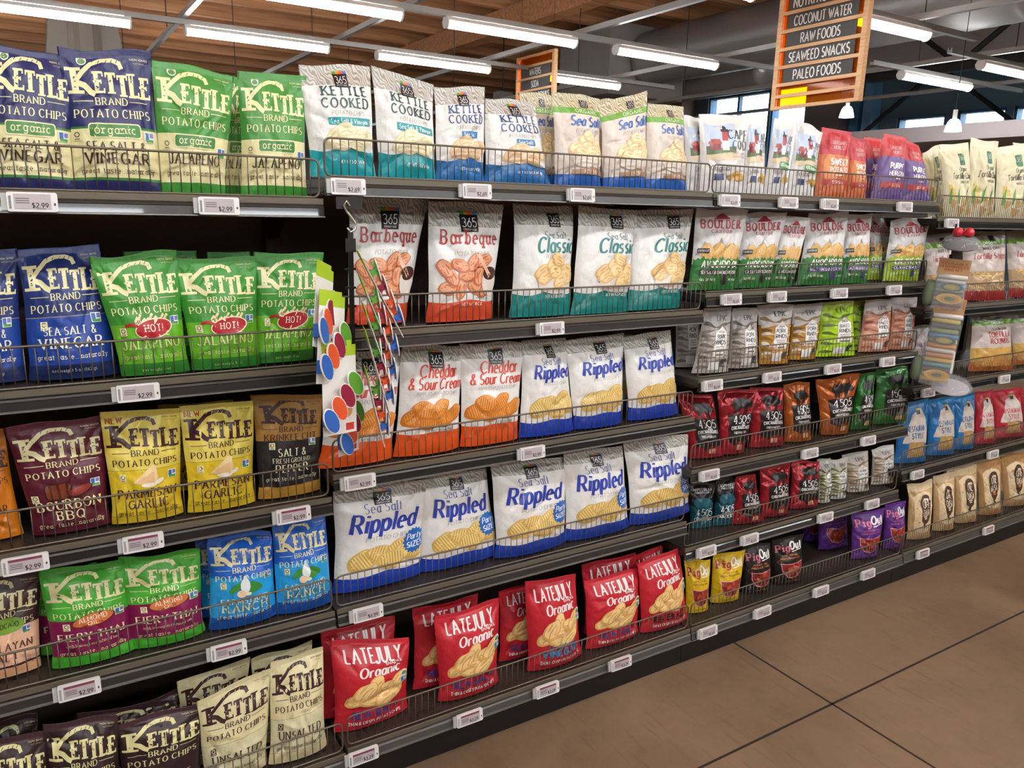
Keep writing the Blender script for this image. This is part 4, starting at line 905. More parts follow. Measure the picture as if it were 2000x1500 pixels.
# ------------------------------------------------------------------ the bags
SZ = dict(a1=1.6125, a2=1.230, a3=.8976, a4=.5892, a5=.2098, b1=1.6613, b2=1.3024, b3=.9526, b4=.5908, b5=.220,
          c1=1.6609, c2=1.3547, c3=1.078, c4=.768, c5=.489, c6=.2189, d1=1.605, d2=1.253, d3=.923, d4=.566, d5=.222)
LEV = dict(a1='top', a2='second', a3='third', a4='fourth', a5='bottom', b1='top', b2='second', b3='third', b4='fourth', b5='bottom',
           c1='top', c2='second', c3='third', c4='fourth', c5='fifth', c6='bottom', d1='top', d2='second', d3='third', d4='fourth', d5='bottom')
BAY = dict(a='left bay', b='second bay', c='third bay', d='far right bay')
BAGS = [
  ('a1','knavy',-0.563,0.063,5.0,[-0.077,0.077,-0.055,0.271,0.088,0.261],0.066,0,0.0),
  ('a1','knavy',-0.409,0.066,5.0,[-0.086,0.086,-0.087,0.273,0.079,0.284],0.073,0,0.0),
  ('a1','kgreen',-0.269,0.059,5.0,[-0.066,0.066,-0.062,0.274,0.107,0.259],0.057,0,0.0),
  ('a1','kgreen',-0.155,0.169,5.0,[-0.046,0.046,-0.005,0.27,0.07,0.266],0.045,1,0.0),
  ('a1','kgreen',-0.094,0.062,5.0,[-0.075,0.075,-0.064,0.265,0.087,0.271],0.064,0,0.0),
  ('a2','kblue',-0.681,0.104,5.0,[-0.07,0.07,-0.059,0.258,0.08,0.269],0.059,0,0.0),
  ('a2','kblue',-0.522,0.092,5.0,[-0.084,0.084,-0.08,0.266,0.069,0.278],0.071,0,0.0),
  ('a2','khot',-0.368,0.059,5.0,[-0.069,0.069,-0.11,0.251,0.062,0.266],0.059,0,0.0),
  ('a2','khot',-0.327,0.241,5.0,[-0.08,0.08,-0.068,0.253,0.095,0.254],0.05,1,0.0),
  ('a2','khot',-0.219,0.063,5.0,[-0.075,0.075,-0.1,0.246,0.084,0.25],0.064,0,0.0),
  ('a2','khot',-0.173,0.24,5.0,[-0.062,0.062,-0.036,0.249,0.068,0.25],0.048,1,0.0),
  ('a2','khot',-0.081,0.081,5.0,[-0.069,0.069,-0.057,0.257,0.112,0.255],0.058,0,0.0),
  ('a3','korange',-0.705,0.099,5.0,[-0.058,0.058,-0.058,0.233,0.044,0.228],0.048,0,0.0),
  ('a3','kmaroon',-0.555,0.078,5.0,[-0.074,0.074,-0.106,0.238,0.079,0.243],0.063,0,0.0),
  ('a3','kyellow',-0.407,0.066,5.0,[-0.074,0.074,-0.078,0.253,0.087,0.244],0.063,0,0.0),
  ('a3','kyellow',-0.259,0.221,5.0,[-0.086,0.086,-0.09,0.215,0.089,0.209],0.05,1,0.0),
  ('a3','kyellow',-0.249,0.058,5.0,[-0.076,0.076,-0.076,0.25,0.091,0.245],0.066,0,0.0),
  ('a3','kkrinkle',-0.086,0.068,5.0,[-0.077,0.077,-0.077,0.256,0.1,0.239],0.066,0,0.0),
  ('a4','kavo',-0.711,0.084,5.0,[-0.066,0.066,-0.068,0.226,0.087,0.22],0.056,0,0.0),
  ('a4','kthai',-0.54,0.06,5.0,[-0.084,0.084,-0.09,0.224,0.077,0.213],0.072,0,0.0),
  ('a4','kthai',-0.581,0.131,5.0,[-0.063,0.063,-0.065,0.192,0.066,0.186],0.05,1,0.0),
  ('a4','kthai',-0.387,0.063,5.0,[-0.083,0.083,-0.089,0.22,0.087,0.205],0.071,0,0.0),
  ('a4','kranch',-0.249,0.129,5.0,[-0.052,0.052,-0.051,0.195,0.068,0.186],0.045,1,0.0),
  ('a4','kranch',-0.214,0.06,5.0,[-0.083,0.083,-0.07,0.231,0.084,0.215],0.072,0,0.0),
  ('a4','kranch',-0.063,0.057,5.0,[-0.076,0.076,-0.068,0.234,0.069,0.235],0.065,0,0.0),
  ('a5','kdark',-0.728,0.008,5.0,[-0.074,0.074,-0.058,0.272,0.079,0.253],0.066,0,0.0),
  ('a5','kdark',-0.734,0.094,5.0,[-0.053,0.053,-0.039,0.261,0.071,0.242],0.045,1,0.0),
  ('a5','kdark',-0.589,0.007,5.0,[-0.074,0.074,-0.065,0.269,0.08,0.241],0.065,0,0.0),
  ('a5','kdark',-0.497,0.106,5.0,[-0.098,0.098,-0.091,0.216,0.125,0.182],0.05,1,0.0),
  ('a5','kdark',-0.431,0.013,5.0,[-0.089,0.089,-0.082,0.216,0.104,0.21],0.079,0,0.0),
  ('a5','kdark',-0.421,0.106,5.0,[-0.066,0.066,-0.066,0.191,0.078,0.206],0.05,1,0.0),
  ('a5','kcream',-0.291,0.096,5.0,[-0.081,0.081,-0.08,0.234,0.097,0.246],0.05,1,0.0),
  ('a5','kcream',-0.265,0.009,5.0,[-0.077,0.077,-0.076,0.223,0.108,0.257],0.068,0,0.0),
  ('a5','kcream',-0.119,0.096,5.0,[-0.077,0.077,-0.072,0.234,0.092,0.241],0.05,1,0.0),
  ('a5','kcream',-0.11,0.003,5.0,[-0.076,0.076,-0.055,0.268,0.083,0.27],0.068,0,0.0),
  ('b1','wteal',0.07,0.064,5.0,[-0.081,0.081,-0.094,0.246,0.081,0.262],0.069,0,0.0),
  ('b1','wteal',0.234,0.063,5.0,[-0.078,0.078,-0.083,0.262,0.079,0.234],0.067,0,0.0),
  ('b1','wblue',0.379,0.061,5.0,[-0.071,0.071,-0.065,0.229,0.083,0.245],0.061,0,0.0),
  ('b1','wblue',0.56,0.071,5.0,[-0.107,0.107,-0.098,0.218,0.058,0.223],0.085,0,0.0),
  ('b1','worg',0.708,0.149,5.0,[-0.039,0.039,-0.092,0.254,0.029,0.257],0.045,1,0.0),
  ('b1','worg',0.755,0.064,5.0,[-0.081,0.081,-0.084,0.253,0.081,0.249],0.069,0,0.0),
  ('b1','worg',0.844,0.179,5.0,[-0.057,0.057,-0.061,0.27,0.047,0.271],0.046,1,0.0),
  ('b1','worg',0.921,0.064,5.0,[-0.081,0.081,-0.085,0.234,0.093,0.288],0.069,0,0.0),
  ('b1','worg',0.961,0.18,5.0,[-0.06,0.06,-0.077,0.256,0.044,0.273],0.048,1,0.0),
  ('b1','worg',1.087,0.067,5.0,[-0.089,0.089,-0.075,0.251,0.068,0.254],0.076,0,0.0),
  ('b1','ccod',1.289,0.121,5.0,[-0.065,0.065,-0.081,0.234,0.021,0.237],0.05,1,0.0),
  ('c1','ccod',1.325,0.07,5.0,[-0.085,0.085,-0.086,0.243,0.096,0.25],0.058,0,13.0),
  ('c1','ccod',1.467,0.065,5.0,[-0.045,0.045,-0.04,0.247,0.041,0.243],0.047,0,13.0),
  ('c1','ccodr',1.57,0.066,5.0,[-0.046,0.046,-0.008,0.253,0.074,0.243],0.049,0,13.0),
  ('c1','ccodr',1.701,0.069,5.0,[-0.06,0.06,-0.021,0.254,0.085,0.221],0.058,0,13.0),
  ('c1','jorange',1.869,0.069,5.0,[-0.073,0.073,-0.051,0.243,0.082,0.233],0.058,0,13.0),
  ('c1','jorange',2.011,0.067,5.0,[-0.046,0.046,-0.043,0.221,0.035,0.211],0.051,0,13.0),
  ('c1','jpurple',2.252,0.169,5.0,[-0.03,0.03,-0.043,0.243,0.047,0.24],0.045,1,13.0),
  ('c1','jpurple',2.205,0.07,5.0,[-0.08,0.08,-0.03,0.246,0.08,0.237],0.058,0,13.0),
  ('c1','jpurple',2.396,0.07,5.0,[-0.078,0.078,-0.083,0.237,0.004,0.218],0.058,0,13.0),
  ('d1','wtort',2.744,0.171,5.0,[-0.058,0.058,-0.114,0.262,-0.02,0.304],0.05,1,15.0),
  ('d1','wtort',2.708,0.07,5.0,[-0.075,0.075,-0.118,0.288,0.028,0.303],0.058,0,15.0),
  ('d1','wtort',2.871,0.069,5.0,[-0.077,0.077,-0.083,0.324,0.061,0.314],0.058,0,15.0),
  ('d1','wtort',3.144,0.07,5.0,[-0.108,0.108,-0.124,0.301,0.053,0.331],0.058,0,15.0),
  ('d1','wtort',3.617,0.151,5.0,[-0.085,0.085,-0.253,0.35,0.01,0.343],0.05,1,15.0),
  ('b2','wbbq',0.167,0.114,5.0,[-0.082,0.082,-0.058,0.319,0.163,0.318],0.068,0,0.0),
  ('b2','wbbq',0.393,0.084,5.0,[-0.1,0.1,-0.082,0.314,0.15,0.31],0.085,0,0.0),
  ('b2','wclassic',0.652,0.08,5.0,[-0.105,0.105,-0.077,0.311,0.127,0.308],0.085,0,0.0),
  ('b2','wclassic',0.854,0.066,5.0,[-0.106,0.106,-0.073,0.311,0.15,0.301],0.085,0,0.0),
  ('b2','wclassic',1.079,0.079,5.0,[-0.112,0.112,-0.076,0.302,0.174,0.311],0.085,0,0.0),
  ('b3','wched',0.085,0.066,5.0,[-0.102,0.102,-0.044,0.29,0.145,0.281],0.085,0,0.0),
  ('b3','wched',0.288,0.066,5.0,[-0.099,0.099,-0.063,0.295,0.121,0.282],0.085,0,0.0),
  ('b3','wched',0.482,0.064,5.0,[-0.094,0.094,-0.088,0.288,0.125,0.277],0.081,0,0.0),
  ('b3','wripple',0.679,0.066,5.0,[-0.1,0.1,-0.079,0.28,0.076,0.278],0.085,0,0.0),
  ('b3','wripple',0.868,0.063,5.0,[-0.093,0.093,-0.123,0.27,0.109,0.28],0.08,0,0.0),
  ('b3','wripple',1.061,0.179,5.0,[-0.055,0.055,-0.075,0.246,0.054,0.249],0.045,1,0.0),
  ('b3','wripple',1.098,0.066,5.0,[-0.108,0.108,-0.128,0.267,0.074,0.279],0.085,0,0.0),
  ('b4','wparty',0.151,0.089,5.0,[-0.131,0.131,-0.112,0.284,0.157,0.269],0.085,0,0.0),
  ('b4','wparty',0.407,0.093,5.0,[-0.135,0.135,-0.119,0.28,0.096,0.268],0.085,0,0.0),
  ('b4','wparty',0.638,0.066,5.0,[-0.13,0.13,-0.135,0.287,0.134,0.268],0.085,0,0.0),
  ('b4','wparty',0.892,0.066,5.0,[-0.132,0.132,-0.131,0.283,0.104,0.273],0.085,0,0.0),
  ('b4','wparty',1.16,0.066,5.0,[-0.134,0.134,-0.162,0.289,0.124,0.271],0.085,0,0.0),
  ('b5','lred',0.091,0.096,5.0,[-0.106,0.106,-0.093,0.248,0.122,0.238],0.05,1,0.0),
  ('b5','lred',0.101,0.028,5.0,[-0.108,0.108,-0.101,0.254,0.125,0.202],0.085,0,0.0),
  ('b5','lred',0.362,0.096,5.0,[-0.106,0.106,-0.095,0.246,0.122,0.239],0.05,1,0.0),
  ('b5','lred',0.396,0.01,5.0,[-0.1,0.1,-0.104,0.255,0.114,0.258],0.085,0,0.0),
  ('b5','lred',0.641,0.096,5.0,[-0.093,0.093,-0.084,0.23,0.097,0.22],0.05,1,0.0),
  ('b5','lvine',0.704,0.011,5.0,[-0.104,0.104,-0.108,0.287,0.081,0.269],0.085,0,0.0),
  ('b5','lred',0.991,0.096,5.0,[-0.111,0.111,-0.117,0.241,0.115,0.233],0.05,1,0.0),
  ('b5','lred',0.941,0.021,5.0,[-0.111,0.111,-0.113,0.228,0.119,0.219],0.085,0,0.0),
  ('b5','lred',1.174,0.096,5.0,[-0.072,0.072,-0.077,0.227,0.054,0.24],0.05,1,0.0),
  ('b5','lbbq',1.159,0.01,5.0,[-0.108,0.108,-0.118,0.239,0.07,0.259],0.085,0,0.0),
  ('c2','bgreen',1.321,0.075,5.0,[-0.089,0.089,-0.064,0.261,0.13,0.26],0.058,0,13.0),
  ('c2','bgreen',1.511,0.075,5.0,[-0.07,0.07,-0.045,0.248,0.136,0.258],0.058,0,13.0),
  ('c2','bgreen',1.652,0.073,5.0,[-0.05,0.05,0.004,0.244,0.119,0.238],0.053,0,13.0),
  ('c2','bmalt',1.867,0.075,5.0,[-0.1,0.1,-0.061,0.251,0.117,0.262],0.058,0,13.0),
  ('c2','bmalt',2.07,0.074,5.0,[-0.062,0.062,-0.061,0.251,0.069,0.259],0.058,0,13.0),
  ('c2','blime',2.31,0.151,5.0,[-0.046,0.046,-0.045,0.249,0.012,0.242],0.049,1,13.0),
  ('c2','blime',2.444,0.189,5.0,[-0.042,0.042,-0.068,0.241,0.028,0.239],0.045,1,13.0),
  ('c2','blime',2.367,0.075,5.0,[-0.09,0.09,-0.063,0.236,0.141,0.255],0.058,0,13.0),
  ('c3','egrey',1.34,0.171,5.0,[-0.051,0.051,-0.058,0.23,0.038,0.234],0.049,1,13.0),
  ('c3','egrey',1.337,0.065,5.0,[-0.072,0.072,-0.029,0.215,0.078,0.218],0.058,0,13.0),
  ('c3','egrey',1.506,0.074,5.0,[-0.063,0.063,-0.055,0.207,0.05,0.208],0.058,0,13.0),
  ('c3','emust',1.667,0.078,5.0,[-0.062,0.062,-0.079,0.212,0.077,0.213],0.058,0,13.0),
  ('c3','emust',1.839,0.091,5.0,[-0.062,0.062,-0.051,0.2,0.083,0.209],0.058,0,13.0),
  ('c3','elime',2.022,0.08,5.0,[-0.094,0.094,-0.077,0.205,0.069,0.211],0.058,0,13.0),
  ('c3','elime',2.219,0.129,5.0,[-0.023,0.023,-0.038,0.195,0.043,0.198],0.045,1,13.0),
  ('c3','epink',2.262,0.082,5.0,[-0.079,0.079,-0.055,0.203,0.08,0.207],0.058,0,13.0),
  ('c3','epink',2.414,0.065,5.0,[-0.055,0.055,-0.055,0.207,0.079,0.209],0.058,0,13.0),
  ('c4','fred',1.375,0.087,5.0,[-0.07,0.07,-0.118,0.231,0.024,0.216],0.058,0,13.0),
  ('c4','fred',1.49,0.076,5.0,[-0.051,0.051,-0.065,0.229,0.114,0.224],0.053,0,13.0),
  ('c4','fred',1.675,0.078,5.0,[-0.076,0.076,-0.083,0.222,0.066,0.211],0.058,0,13.0),
  ('c4','forange',1.839,0.07,5.0,[-0.063,0.063,-0.076,0.219,0.044,0.224],0.058,0,13.0),
  ('c4','forange',2.052,0.065,5.0,[-0.066,0.066,-0.105,0.218,0.106,0.235],0.058,0,13.0),
  ('c4','fgreen',2.209,0.065,5.0,[-0.052,0.052,-0.021,0.222,0.065,0.226],0.058,0,13.0),
  ('c4','fgreen',2.411,0.065,5.0,[-0.096,0.096,-0.079,0.225,0.089,0.229],0.058,0,13.0),
  ('c5','gteal',1.408,0.113,5.0,[-0.045,0.045,-0.063,0.167,0.056,0.16],0.045,0,13.0),
  ('c5','gteal',1.497,0.094,5.0,[-0.043,0.043,-0.032,0.171,0.061,0.174],0.045,0,13.0),
  ('c5','fred',1.598,0.066,5.0,[-0.073,0.073,-0.061,0.177,0.022,0.181],0.058,0,13.0),
  ('c5','fred',1.737,0.065,5.0,[-0.067,0.067,-0.068,0.189,0.069,0.195],0.058,0,13.0),
  ('c5','fred',1.91,0.065,5.0,[-0.071,0.071,-0.059,0.183,0.068,0.177],0.058,0,13.0),
  ('c5','ewhite',2.027,0.059,5.0,[-0.03,0.03,-0.037,0.174,0.027,0.175],0.045,0,13.0),
  ('c5','ewhite',2.116,0.062,5.0,[-0.042,0.042,-0.046,0.16,0.042,0.166],0.046,0,13.0),
  ('c5','ewhitb',2.269,0.074,5.0,[-0.055,0.055,-0.094,0.157,0.042,0.166],0.058,0,13.0),
  ('c5','ewhitb',2.445,0.083,5.0,[-0.059,0.059,-0.061,0.15,0.058,0.164],0.058,0,13.0),
  ('c6','pyellow',1.327,0.025,5.0,[-0.046,0.046,-0.053,0.193,0.053,0.184],0.048,0,13.0),
  ('c6','pyellow',1.474,0.033,5.0,[-0.062,0.062,-0.055,0.181,0.084,0.183],0.058,0,13.0),
  ('c6','pblack',1.636,0.023,5.0,[-0.062,0.062,-0.072,0.179,0.054,0.184],0.058,0,13.0),
  ('c6','pblack',1.802,0.019,5.0,[-0.067,0.067,-0.083,0.175,0.062,0.187],0.058,0,13.0),
  ('c6','ppurple',2.222,0.23,5.0,[-0.043,0.043,-0.065,0.203,0.026,0.217],0.045,1,13.0),
  ('c6','ppurple',2.236,0.135,5.0,[-0.078,0.078,-0.088,0.201,0.066,0.208],0.058,0,13.0),
  ('c6','ppurple',2.27,0.011,5.0,[-0.069,0.069,-0.074,0.189,0.1,0.198],0.058,0,13.0),
  ('c6','ppurple',2.476,0.011,5.0,[-0.06,0.06,-0.062,0.194,0.048,0.201],0.058,0,13.0),
  ('d2','nbag',2.666,0.065,5.0,[-0.076,0.076,-0.123,0.278,0.034,0.295],0.058,0,15.0),
  ('d2','nbag',3.007,0.065,5.0,[-0.118,0.118,-0.16,0.291,0.089,0.308],0.058,0,15.0),
  ('d2','nbag',3.37,0.065,5.0,[-0.109,0.109,-0.162,0.302,0.069,0.315],0.058,0,15.0),
  ('d3','nviolet',2.629,0.065,5.0,[-0.076,0.076,-0.125,0.233,0.041,0.241],0.058,0,15.0),
  ('d3','nround',3.157,0.066,5.0,[-0.133,0.133,-0.135,0.263,0.092,0.273],0.058,0,15.0),
  ('d3','nround',3.511,0.066,5.0,[-0.103,0.103,-0.163,0.255,0.059,0.267],0.058,0,15.0),
  ('d4','nsky',2.603,0.066,5.0,[-0.088,0.088,-0.076,0.259,0.082,0.274],0.058,0,15.0),
  ('d4','nsky',2.836,0.066,5.0,[-0.078,0.078,-0.089,0.252,0.065,0.261],0.058,0,15.0),
  ('d4','nsky',3.024,0.066,5.0,[-0.06,0.06,-0.077,0.241,0.047,0.259],0.058,0,15.0),
  ('d4','nrose',3.209,0.066,5.0,[-0.062,0.062,-0.087,0.246,0.018,0.256],0.058,0,15.0),
  ('d4','nrose',3.436,0.066,5.0,[-0.091,0.091,-0.141,0.23,0.043,0.247],0.058,0,15.0),
  ('d4','nrose',3.683,0.067,5.0,[-0.078,0.078,-0.131,0.214,0.034,0.233],0.058,0,15.0),
  ('d5','nbrown',2.657,0.009,5.0,[-0.064,0.064,-0.072,0.242,0.061,0.259],0.058,0,15.0),
  ('d5','nbrown',2.851,0.01,5.0,[-0.061,0.061,-0.077,0.252,0.044,0.266],0.058,0,15.0),
  ('d5','nbrown',3.037,0.01,5.0,[-0.063,0.063,-0.093,0.257,0.038,0.271],0.058,0,15.0),
  ('d5','nherb',3.25,0.01,5.0,[-0.069,0.069,-0.108,0.257,0.041,0.274],0.058,0,15.0),
  ('d5','nherb',3.486,0.01,5.0,[-0.075,0.075,-0.124,0.255,0.038,0.27],0.058,0,15.0),
]
TAGS = [('a1',-0.567),('a1',-0.233),('a2',-0.415),('a3',-0.647),('a3',-0.43),('a3',-0.103),('a4',-0.578),('a4',-0.268),('b1',0.05),('b1',0.384),('b1',0.71),('b2',0.625),('b3',0.064),('b3',0.575),('b4',0.079),('b5',0.038),('b5',0.353),('b5',0.618),('b5',0.901),('c1',1.277),('c1',1.549),('c1',1.758),('c1',2.191),('c2',1.323),('c2',1.54),('c2',1.867),('c2',2.193),('c3',1.27),('c3',1.555),('c3',1.882),('c3',2.212),('c4',1.291),('c4',1.805),('c4',2.154),('c5',1.308),('c5',1.521),('c5',1.942),('c5',2.236),('c6',1.286),('c6',1.561),('c6',1.888),('c6',2.181),('d1',2.516),('d3',2.524),('d3',3.12),('d4',2.533),('d4',3.131),('d5',2.562),('d5',3.087)]

from collections import defaultdict
WORDS = ['first', 'second', 'third', 'fourth', 'fifth', 'sixth']

# ------------------------------------------------------------------ gondola shelving
W4 = 1.219
X0B = dict(a=-W4, b=0.0, c=W4, d=2*W4); NM = dict(a='left bay', b='second bay', c='third bay', d='far right bay')
BLACK = mat('#1c1a19', .5, var=.1); PANEL = mat('#4a3b32', .7, bump=.05, bscale=300); LIP = mat('#6a6456', .45, .3); RAIL = mat('#2c2b2a', .2, 0, coat=.3); RAILB_REFL = mat('#4a4845', .22, coat=.3); RAILD = mat('#161616', .25, coat=.2); EDGE = mat('#6e6b66', .25, .3); WIRE = mat('#6f665a', .38, .6)
def deck_mat():
    m = bpy.data.materials.new('perforated_deck'); m.use_nodes = True; nt = m.node_tree; b = nt.nodes['Principled BSDF']
    tc = nt.nodes.new('ShaderNodeTexCoord'); mp = nt.nodes.new('ShaderNodeMapping'); mp.inputs['Scale'].default_value = (40, 40, 0)
    fr = nt.nodes.new('ShaderNodeVectorMath'); fr.operation = 'FRACTION'; sb = nt.nodes.new('ShaderNodeVectorMath'); sb.operation = 'SUBTRACT'; sb.inputs[1].default_value = (.5, .5, 0)
    le = nt.nodes.new('ShaderNodeVectorMath'); le.operation = 'LENGTH'; lt = nt.nodes.new('ShaderNodeMath'); lt.operation = 'LESS_THAN'; lt.inputs[1].default_value = .14
    nt.links.new(tc.outputs['Object'], mp.inputs[0]); nt.links.new(mp.outputs[0], fr.inputs[0]); nt.links.new(fr.outputs[0], sb.inputs[0]); nt.links.new(sb.outputs[0], le.inputs[0]); nt.links.new(le.outputs['Value'], lt.inputs[0])
    mx = nt.nodes.new('ShaderNodeMix'); mx.data_type = 'RGBA'; mx.inputs[6].default_value = (*lin('#352e29'), 1); mx.inputs[7].default_value = (*lin('#120f0e'), 1)
    nt.links.new(lt.outputs[0], mx.inputs[0]); nt.links.new(mx.outputs[2], b.inputs['Base Color']); b.inputs['Roughness'].default_value = .45
    return m
DECK = deck_mat()
for k, x in enumerate((-W4, 0, W4, 2*W4, 3*W4)):
    b = MB(); b.box(x-.015, .462, FZ, x+.015, .5, 1.62); o = b.build('gondola_upright', BLACK)
    tag(o, 'dark slotted upright %s of the chip shelving' % ('at the far left end', 'between left bay and second bay', 'between second bay and third bay', 'between third bay and far right bay', 'at the far right end')[k], 'upright', 'gondola uprights')
for g, x in X0B.items():
    b = MB(); b.box(x+.001, .501, FZ, x+W4-.001, .53, 1.62 if g != 'b' else 1.66); tag(b.build('gondola_back_panel', PANEL), 'dark brown back panel behind the bags of the %s' % NM[g], 'back panel', 'gondola back panels')
    b = MB(); b.box(x+.001, -.02, FZ, x+W4-.001, -.008, .165); tag(b.build('kick_plate', mat('#121010', .5)), 'black kick plate under the bottom shelf of the %s' % NM[g], 'kick plate', 'gondola kick plates')
DARKRAIL = {'a2', 'a3', 'b3', 'c2', 'c3', 'd1', 'd3', 'd4', 'd2'}
for sh, z in SZ.items():
    g = sh[0]; x0, x1 = X0B[g]+.003, X0B[g]+W4-.003; base = sh in ('a5', 'b5', 'c6', 'd5'); pl = -.056 if base else 0.0
    lab = '%s shelf of the %s with its price rail' % (LEV[sh], NM[g])
    r = thing('gondola_shelf', ((x0+x1)/2, 0, z), lab, 'shelf', 'black gondola shelves'); h = (x1-x0)/2
    b = MB(); b.box(-h, pl+.004, -.022, h, .46, -.002); b.build('deck', DECK, r)
    b = MB(); b.prism([(pl-.001, -.01), (pl+.004, -.01), (pl+.004, .0025), (pl+.001, .0035), (pl-.001, .0025)], 'x', -h, h); b.build('front_lip', LIP, r)
    b = MB(); P = [(pl, -.0125), (pl-.003, -.0135), (pl-.006, -.0175), (pl-.0045, -.019), (pl-.007, -.035), (pl, -.0385)]
    b.prism(P, 'x', -h, h); b.build('price_rail', RAILD if sh in DARKRAIL else (RAILB_REFL if base else RAIL), r)  # base rails lighter: reflections of paper strips put into the colour
    b = MB(); b.prism([(pl-.007, -.0352), (pl-.013, -.036), (pl-.0135, -.0385), (pl-.008, -.0395), (pl-.0005, -.0388)], 'x', -h, h); b.build('rail_edge', EDGE, r)  # bottom lip, its lighter colour paints in the highlight along the rail
    b = MB(); b.box(-h, pl+.0005, -.04, h, pl+.004, -.0105); b.build('front_skirt', BLACK, r)
    for s in (-1, 1):
        b = MB(); b.prism([(pl+.005, -.0225), (.46, -.0225), (.46, -.11 if not base else -.04), (.36, -.1 if not base else -.04), (.3, -.045 if not base else -.03), (pl+.02, -.03)], 'x', s*(h-.004)-.002, s*(h-.004)+.002); b.build('bracket', BLACK, r)
    # wire fence clipped behind the lip
    y = pl+.012; zb, zt = .0055, .088; R = .014
    r2 = thing('wire_fence', ((x0+x1)/2, y, z), 'wire fence along the front of the %s shelf, %s' % (LEV[sh], NM[g]), 'wire fence', 'wire shelf fences')
    w2 = h-.004; P = []
    for cx, cz, a0 in ((w2-R, zt-R, 0), (-w2+R, zt-R, 90), (-w2+R, zb+R, 180), (w2-R, zb+R, 270)): P += [(cx+R*math.cos(math.radians(a0+t)), 0, cz+R*math.sin(math.radians(a0+t))) for t in (0, 30, 60, 90)]
    b = MB(); b.tube(P, .0025, 8, True); b.build('frame', WIRE, r2, True)
    b = MB(); n = 62 if g != 'd' else 84
    for i in range(1, n):
        x = -w2+2*w2*i/n; b.tube([(x, .0022, zb), (x, .0022, zt)], .00125, 5)
    b.build('upright_wires', WIRE, r2, True)
# ------------------------------------------------------------------ electronic price tags
CASE = mat('#dcdcda', .35); SCR = mat('#b6aeb0', .25, coat=.4); INK = mat('#3a3638', .6); SALE = mat('#7c3450', .5); CLEAR = glass_mat('#f4f4f4', .4, .08)
PR = dict(a1=('$2.99', '$2.99'), a2=('$2.99',), a3=('$2.99',)*3, a4=('$2.99',)*2, b1=('$2.69', '$2.69', '$2.69'), b2=('$2.99',), b3=('$2.99',)*2, b4=('$4.99',), b5=('$3.29',)*4)
tl = defaultdict(list)
for sh, x in TAGS: tl[sh].append(x)
for sh, xs in tl.items():
    for j, x in enumerate(sorted(xs)):
        g = sh[0]; pl = -.056 if sh in ('a5', 'b5', 'c6', 'd5') else 0.0; n = len(xs)
        o = '' if n == 1 else ', %s of %s from left' % (WORDS[j], ('two', 'three', 'four')[n-2])
        r = thing('price_tag', (x, pl-.0152, SZ[sh]-.0365), 'white electronic price tag on %s %s shelf edge%s' % (NM[g], LEV[sh], o), 'price tag', 'electronic price tags')
        r.rotation_euler = (math.radians(-6), 0, 0)
        w, hh, rr = .041, .036, .004; P = []
        for cx, cz, a0 in ((w-rr, hh-rr, 0), (-w+rr, hh-rr, 90), (-w+rr, rr, 180), (w-rr, rr, 270)): P += [(cx+rr*math.cos(math.radians(a0+t)), cz+rr*math.sin(math.radians(a0+t))) for t in (0, 30, 60, 90)]
        b = MB(); b.prism(P, 'y', -.0085, 0); c = b.build('case', CASE, r)
        b = MB(); b.box(-.03, -.0091, .0045, .03, -.0086, .0325); s = b.build('screen', SCR, r)
        sale = sh in ('a3', 'b5', 'd5') or (sh == 'a4'); a = Art(); p = PR.get(sh, ('$3.49',)*4)[j]
        a.text(p, .012, .0075, .0085, 0, 'bold', .026)
        for q in range(3): a.rect(-.016, .024-.004*q-(.003 if sale else 0), .022, .0013, 0)
        for q in range(8): a.rect(.006+.002*q, .0055, .001, .0022, 0)
        for q in range(12): a.rect(-.036, .006+.002*q, .004, .001, 0)
        a.rect(.036, .014, .003, .005, 0)
        V = [(v[0], -.0093, v[1]) for v in a.V]; link_mesh('print', V, a.Q+a.T, INK, s)
        if sale:
            b = MB(); b.box(-.029, -.0094, .027, .029, -.0091, .032); b.build('sale_strip', SALE, s)
        b = MB(); b.box(-.05, -.006, .003, -.0415, .0, .034); b.build('holder', CLEAR, r)
ASP = 1.5
_fv = np.array([0, .05, .14, .26, .42, .58, .74, .86, .93, .965, 1.0]); _ft = np.array([.62, .82, .97, 1.0, .96, .86, .66, .36, .12, .02, 0])
_t = np.linspace(0, 1, 401); _p = np.interp(_t, _fv, _ft)
for _ in range(3): _p = np.convolve(np.pad(_p, 9, mode='edge'), np.ones(19)/19, mode='valid')
def prof(v): return np.interp(v, _t, _p)
NU, NV, VB = 36, 56, .945
_art = {}
def art_of(key):
    if key not in _art:
        a = Art(); D[key]['fn'](a)
        V = np.array(a.V, float); L = np.array(a.L, float)
        Q = np.array(a.Q, int).reshape(-1, 4); T = np.array(a.T, int).reshape(-1, 3)
        ar = lambda F, i, j, k: (V[F[:, j], 0]-V[F[:, i], 0])*(V[F[:, k], 1]-V[F[:, i], 1])-(V[F[:, k], 0]-V[F[:, i], 0])*(V[F[:, j], 1]-V[F[:, i], 1])
        if len(Q): f = ar(Q, 0, 1, 2)+ar(Q, 0, 2, 3) < 0; Q[f] = Q[f][:, ::-1]
        if len(T): f = ar(T, 0, 1, 2) < 0; T[f] = T[f][:, ::-1]
        _art[key] = (V, L, Q, T, np.array(a.QC, int), np.array(a.TC, int), a.cols)
    return _art[key]
_film = {}
def film(key):
    if key not in _film:
        d = D[key]; _film[key] = bag_mat(key, d['bands'], d['rough'], d['metal'], d['top'], d['wavy'])
    return _film[key]
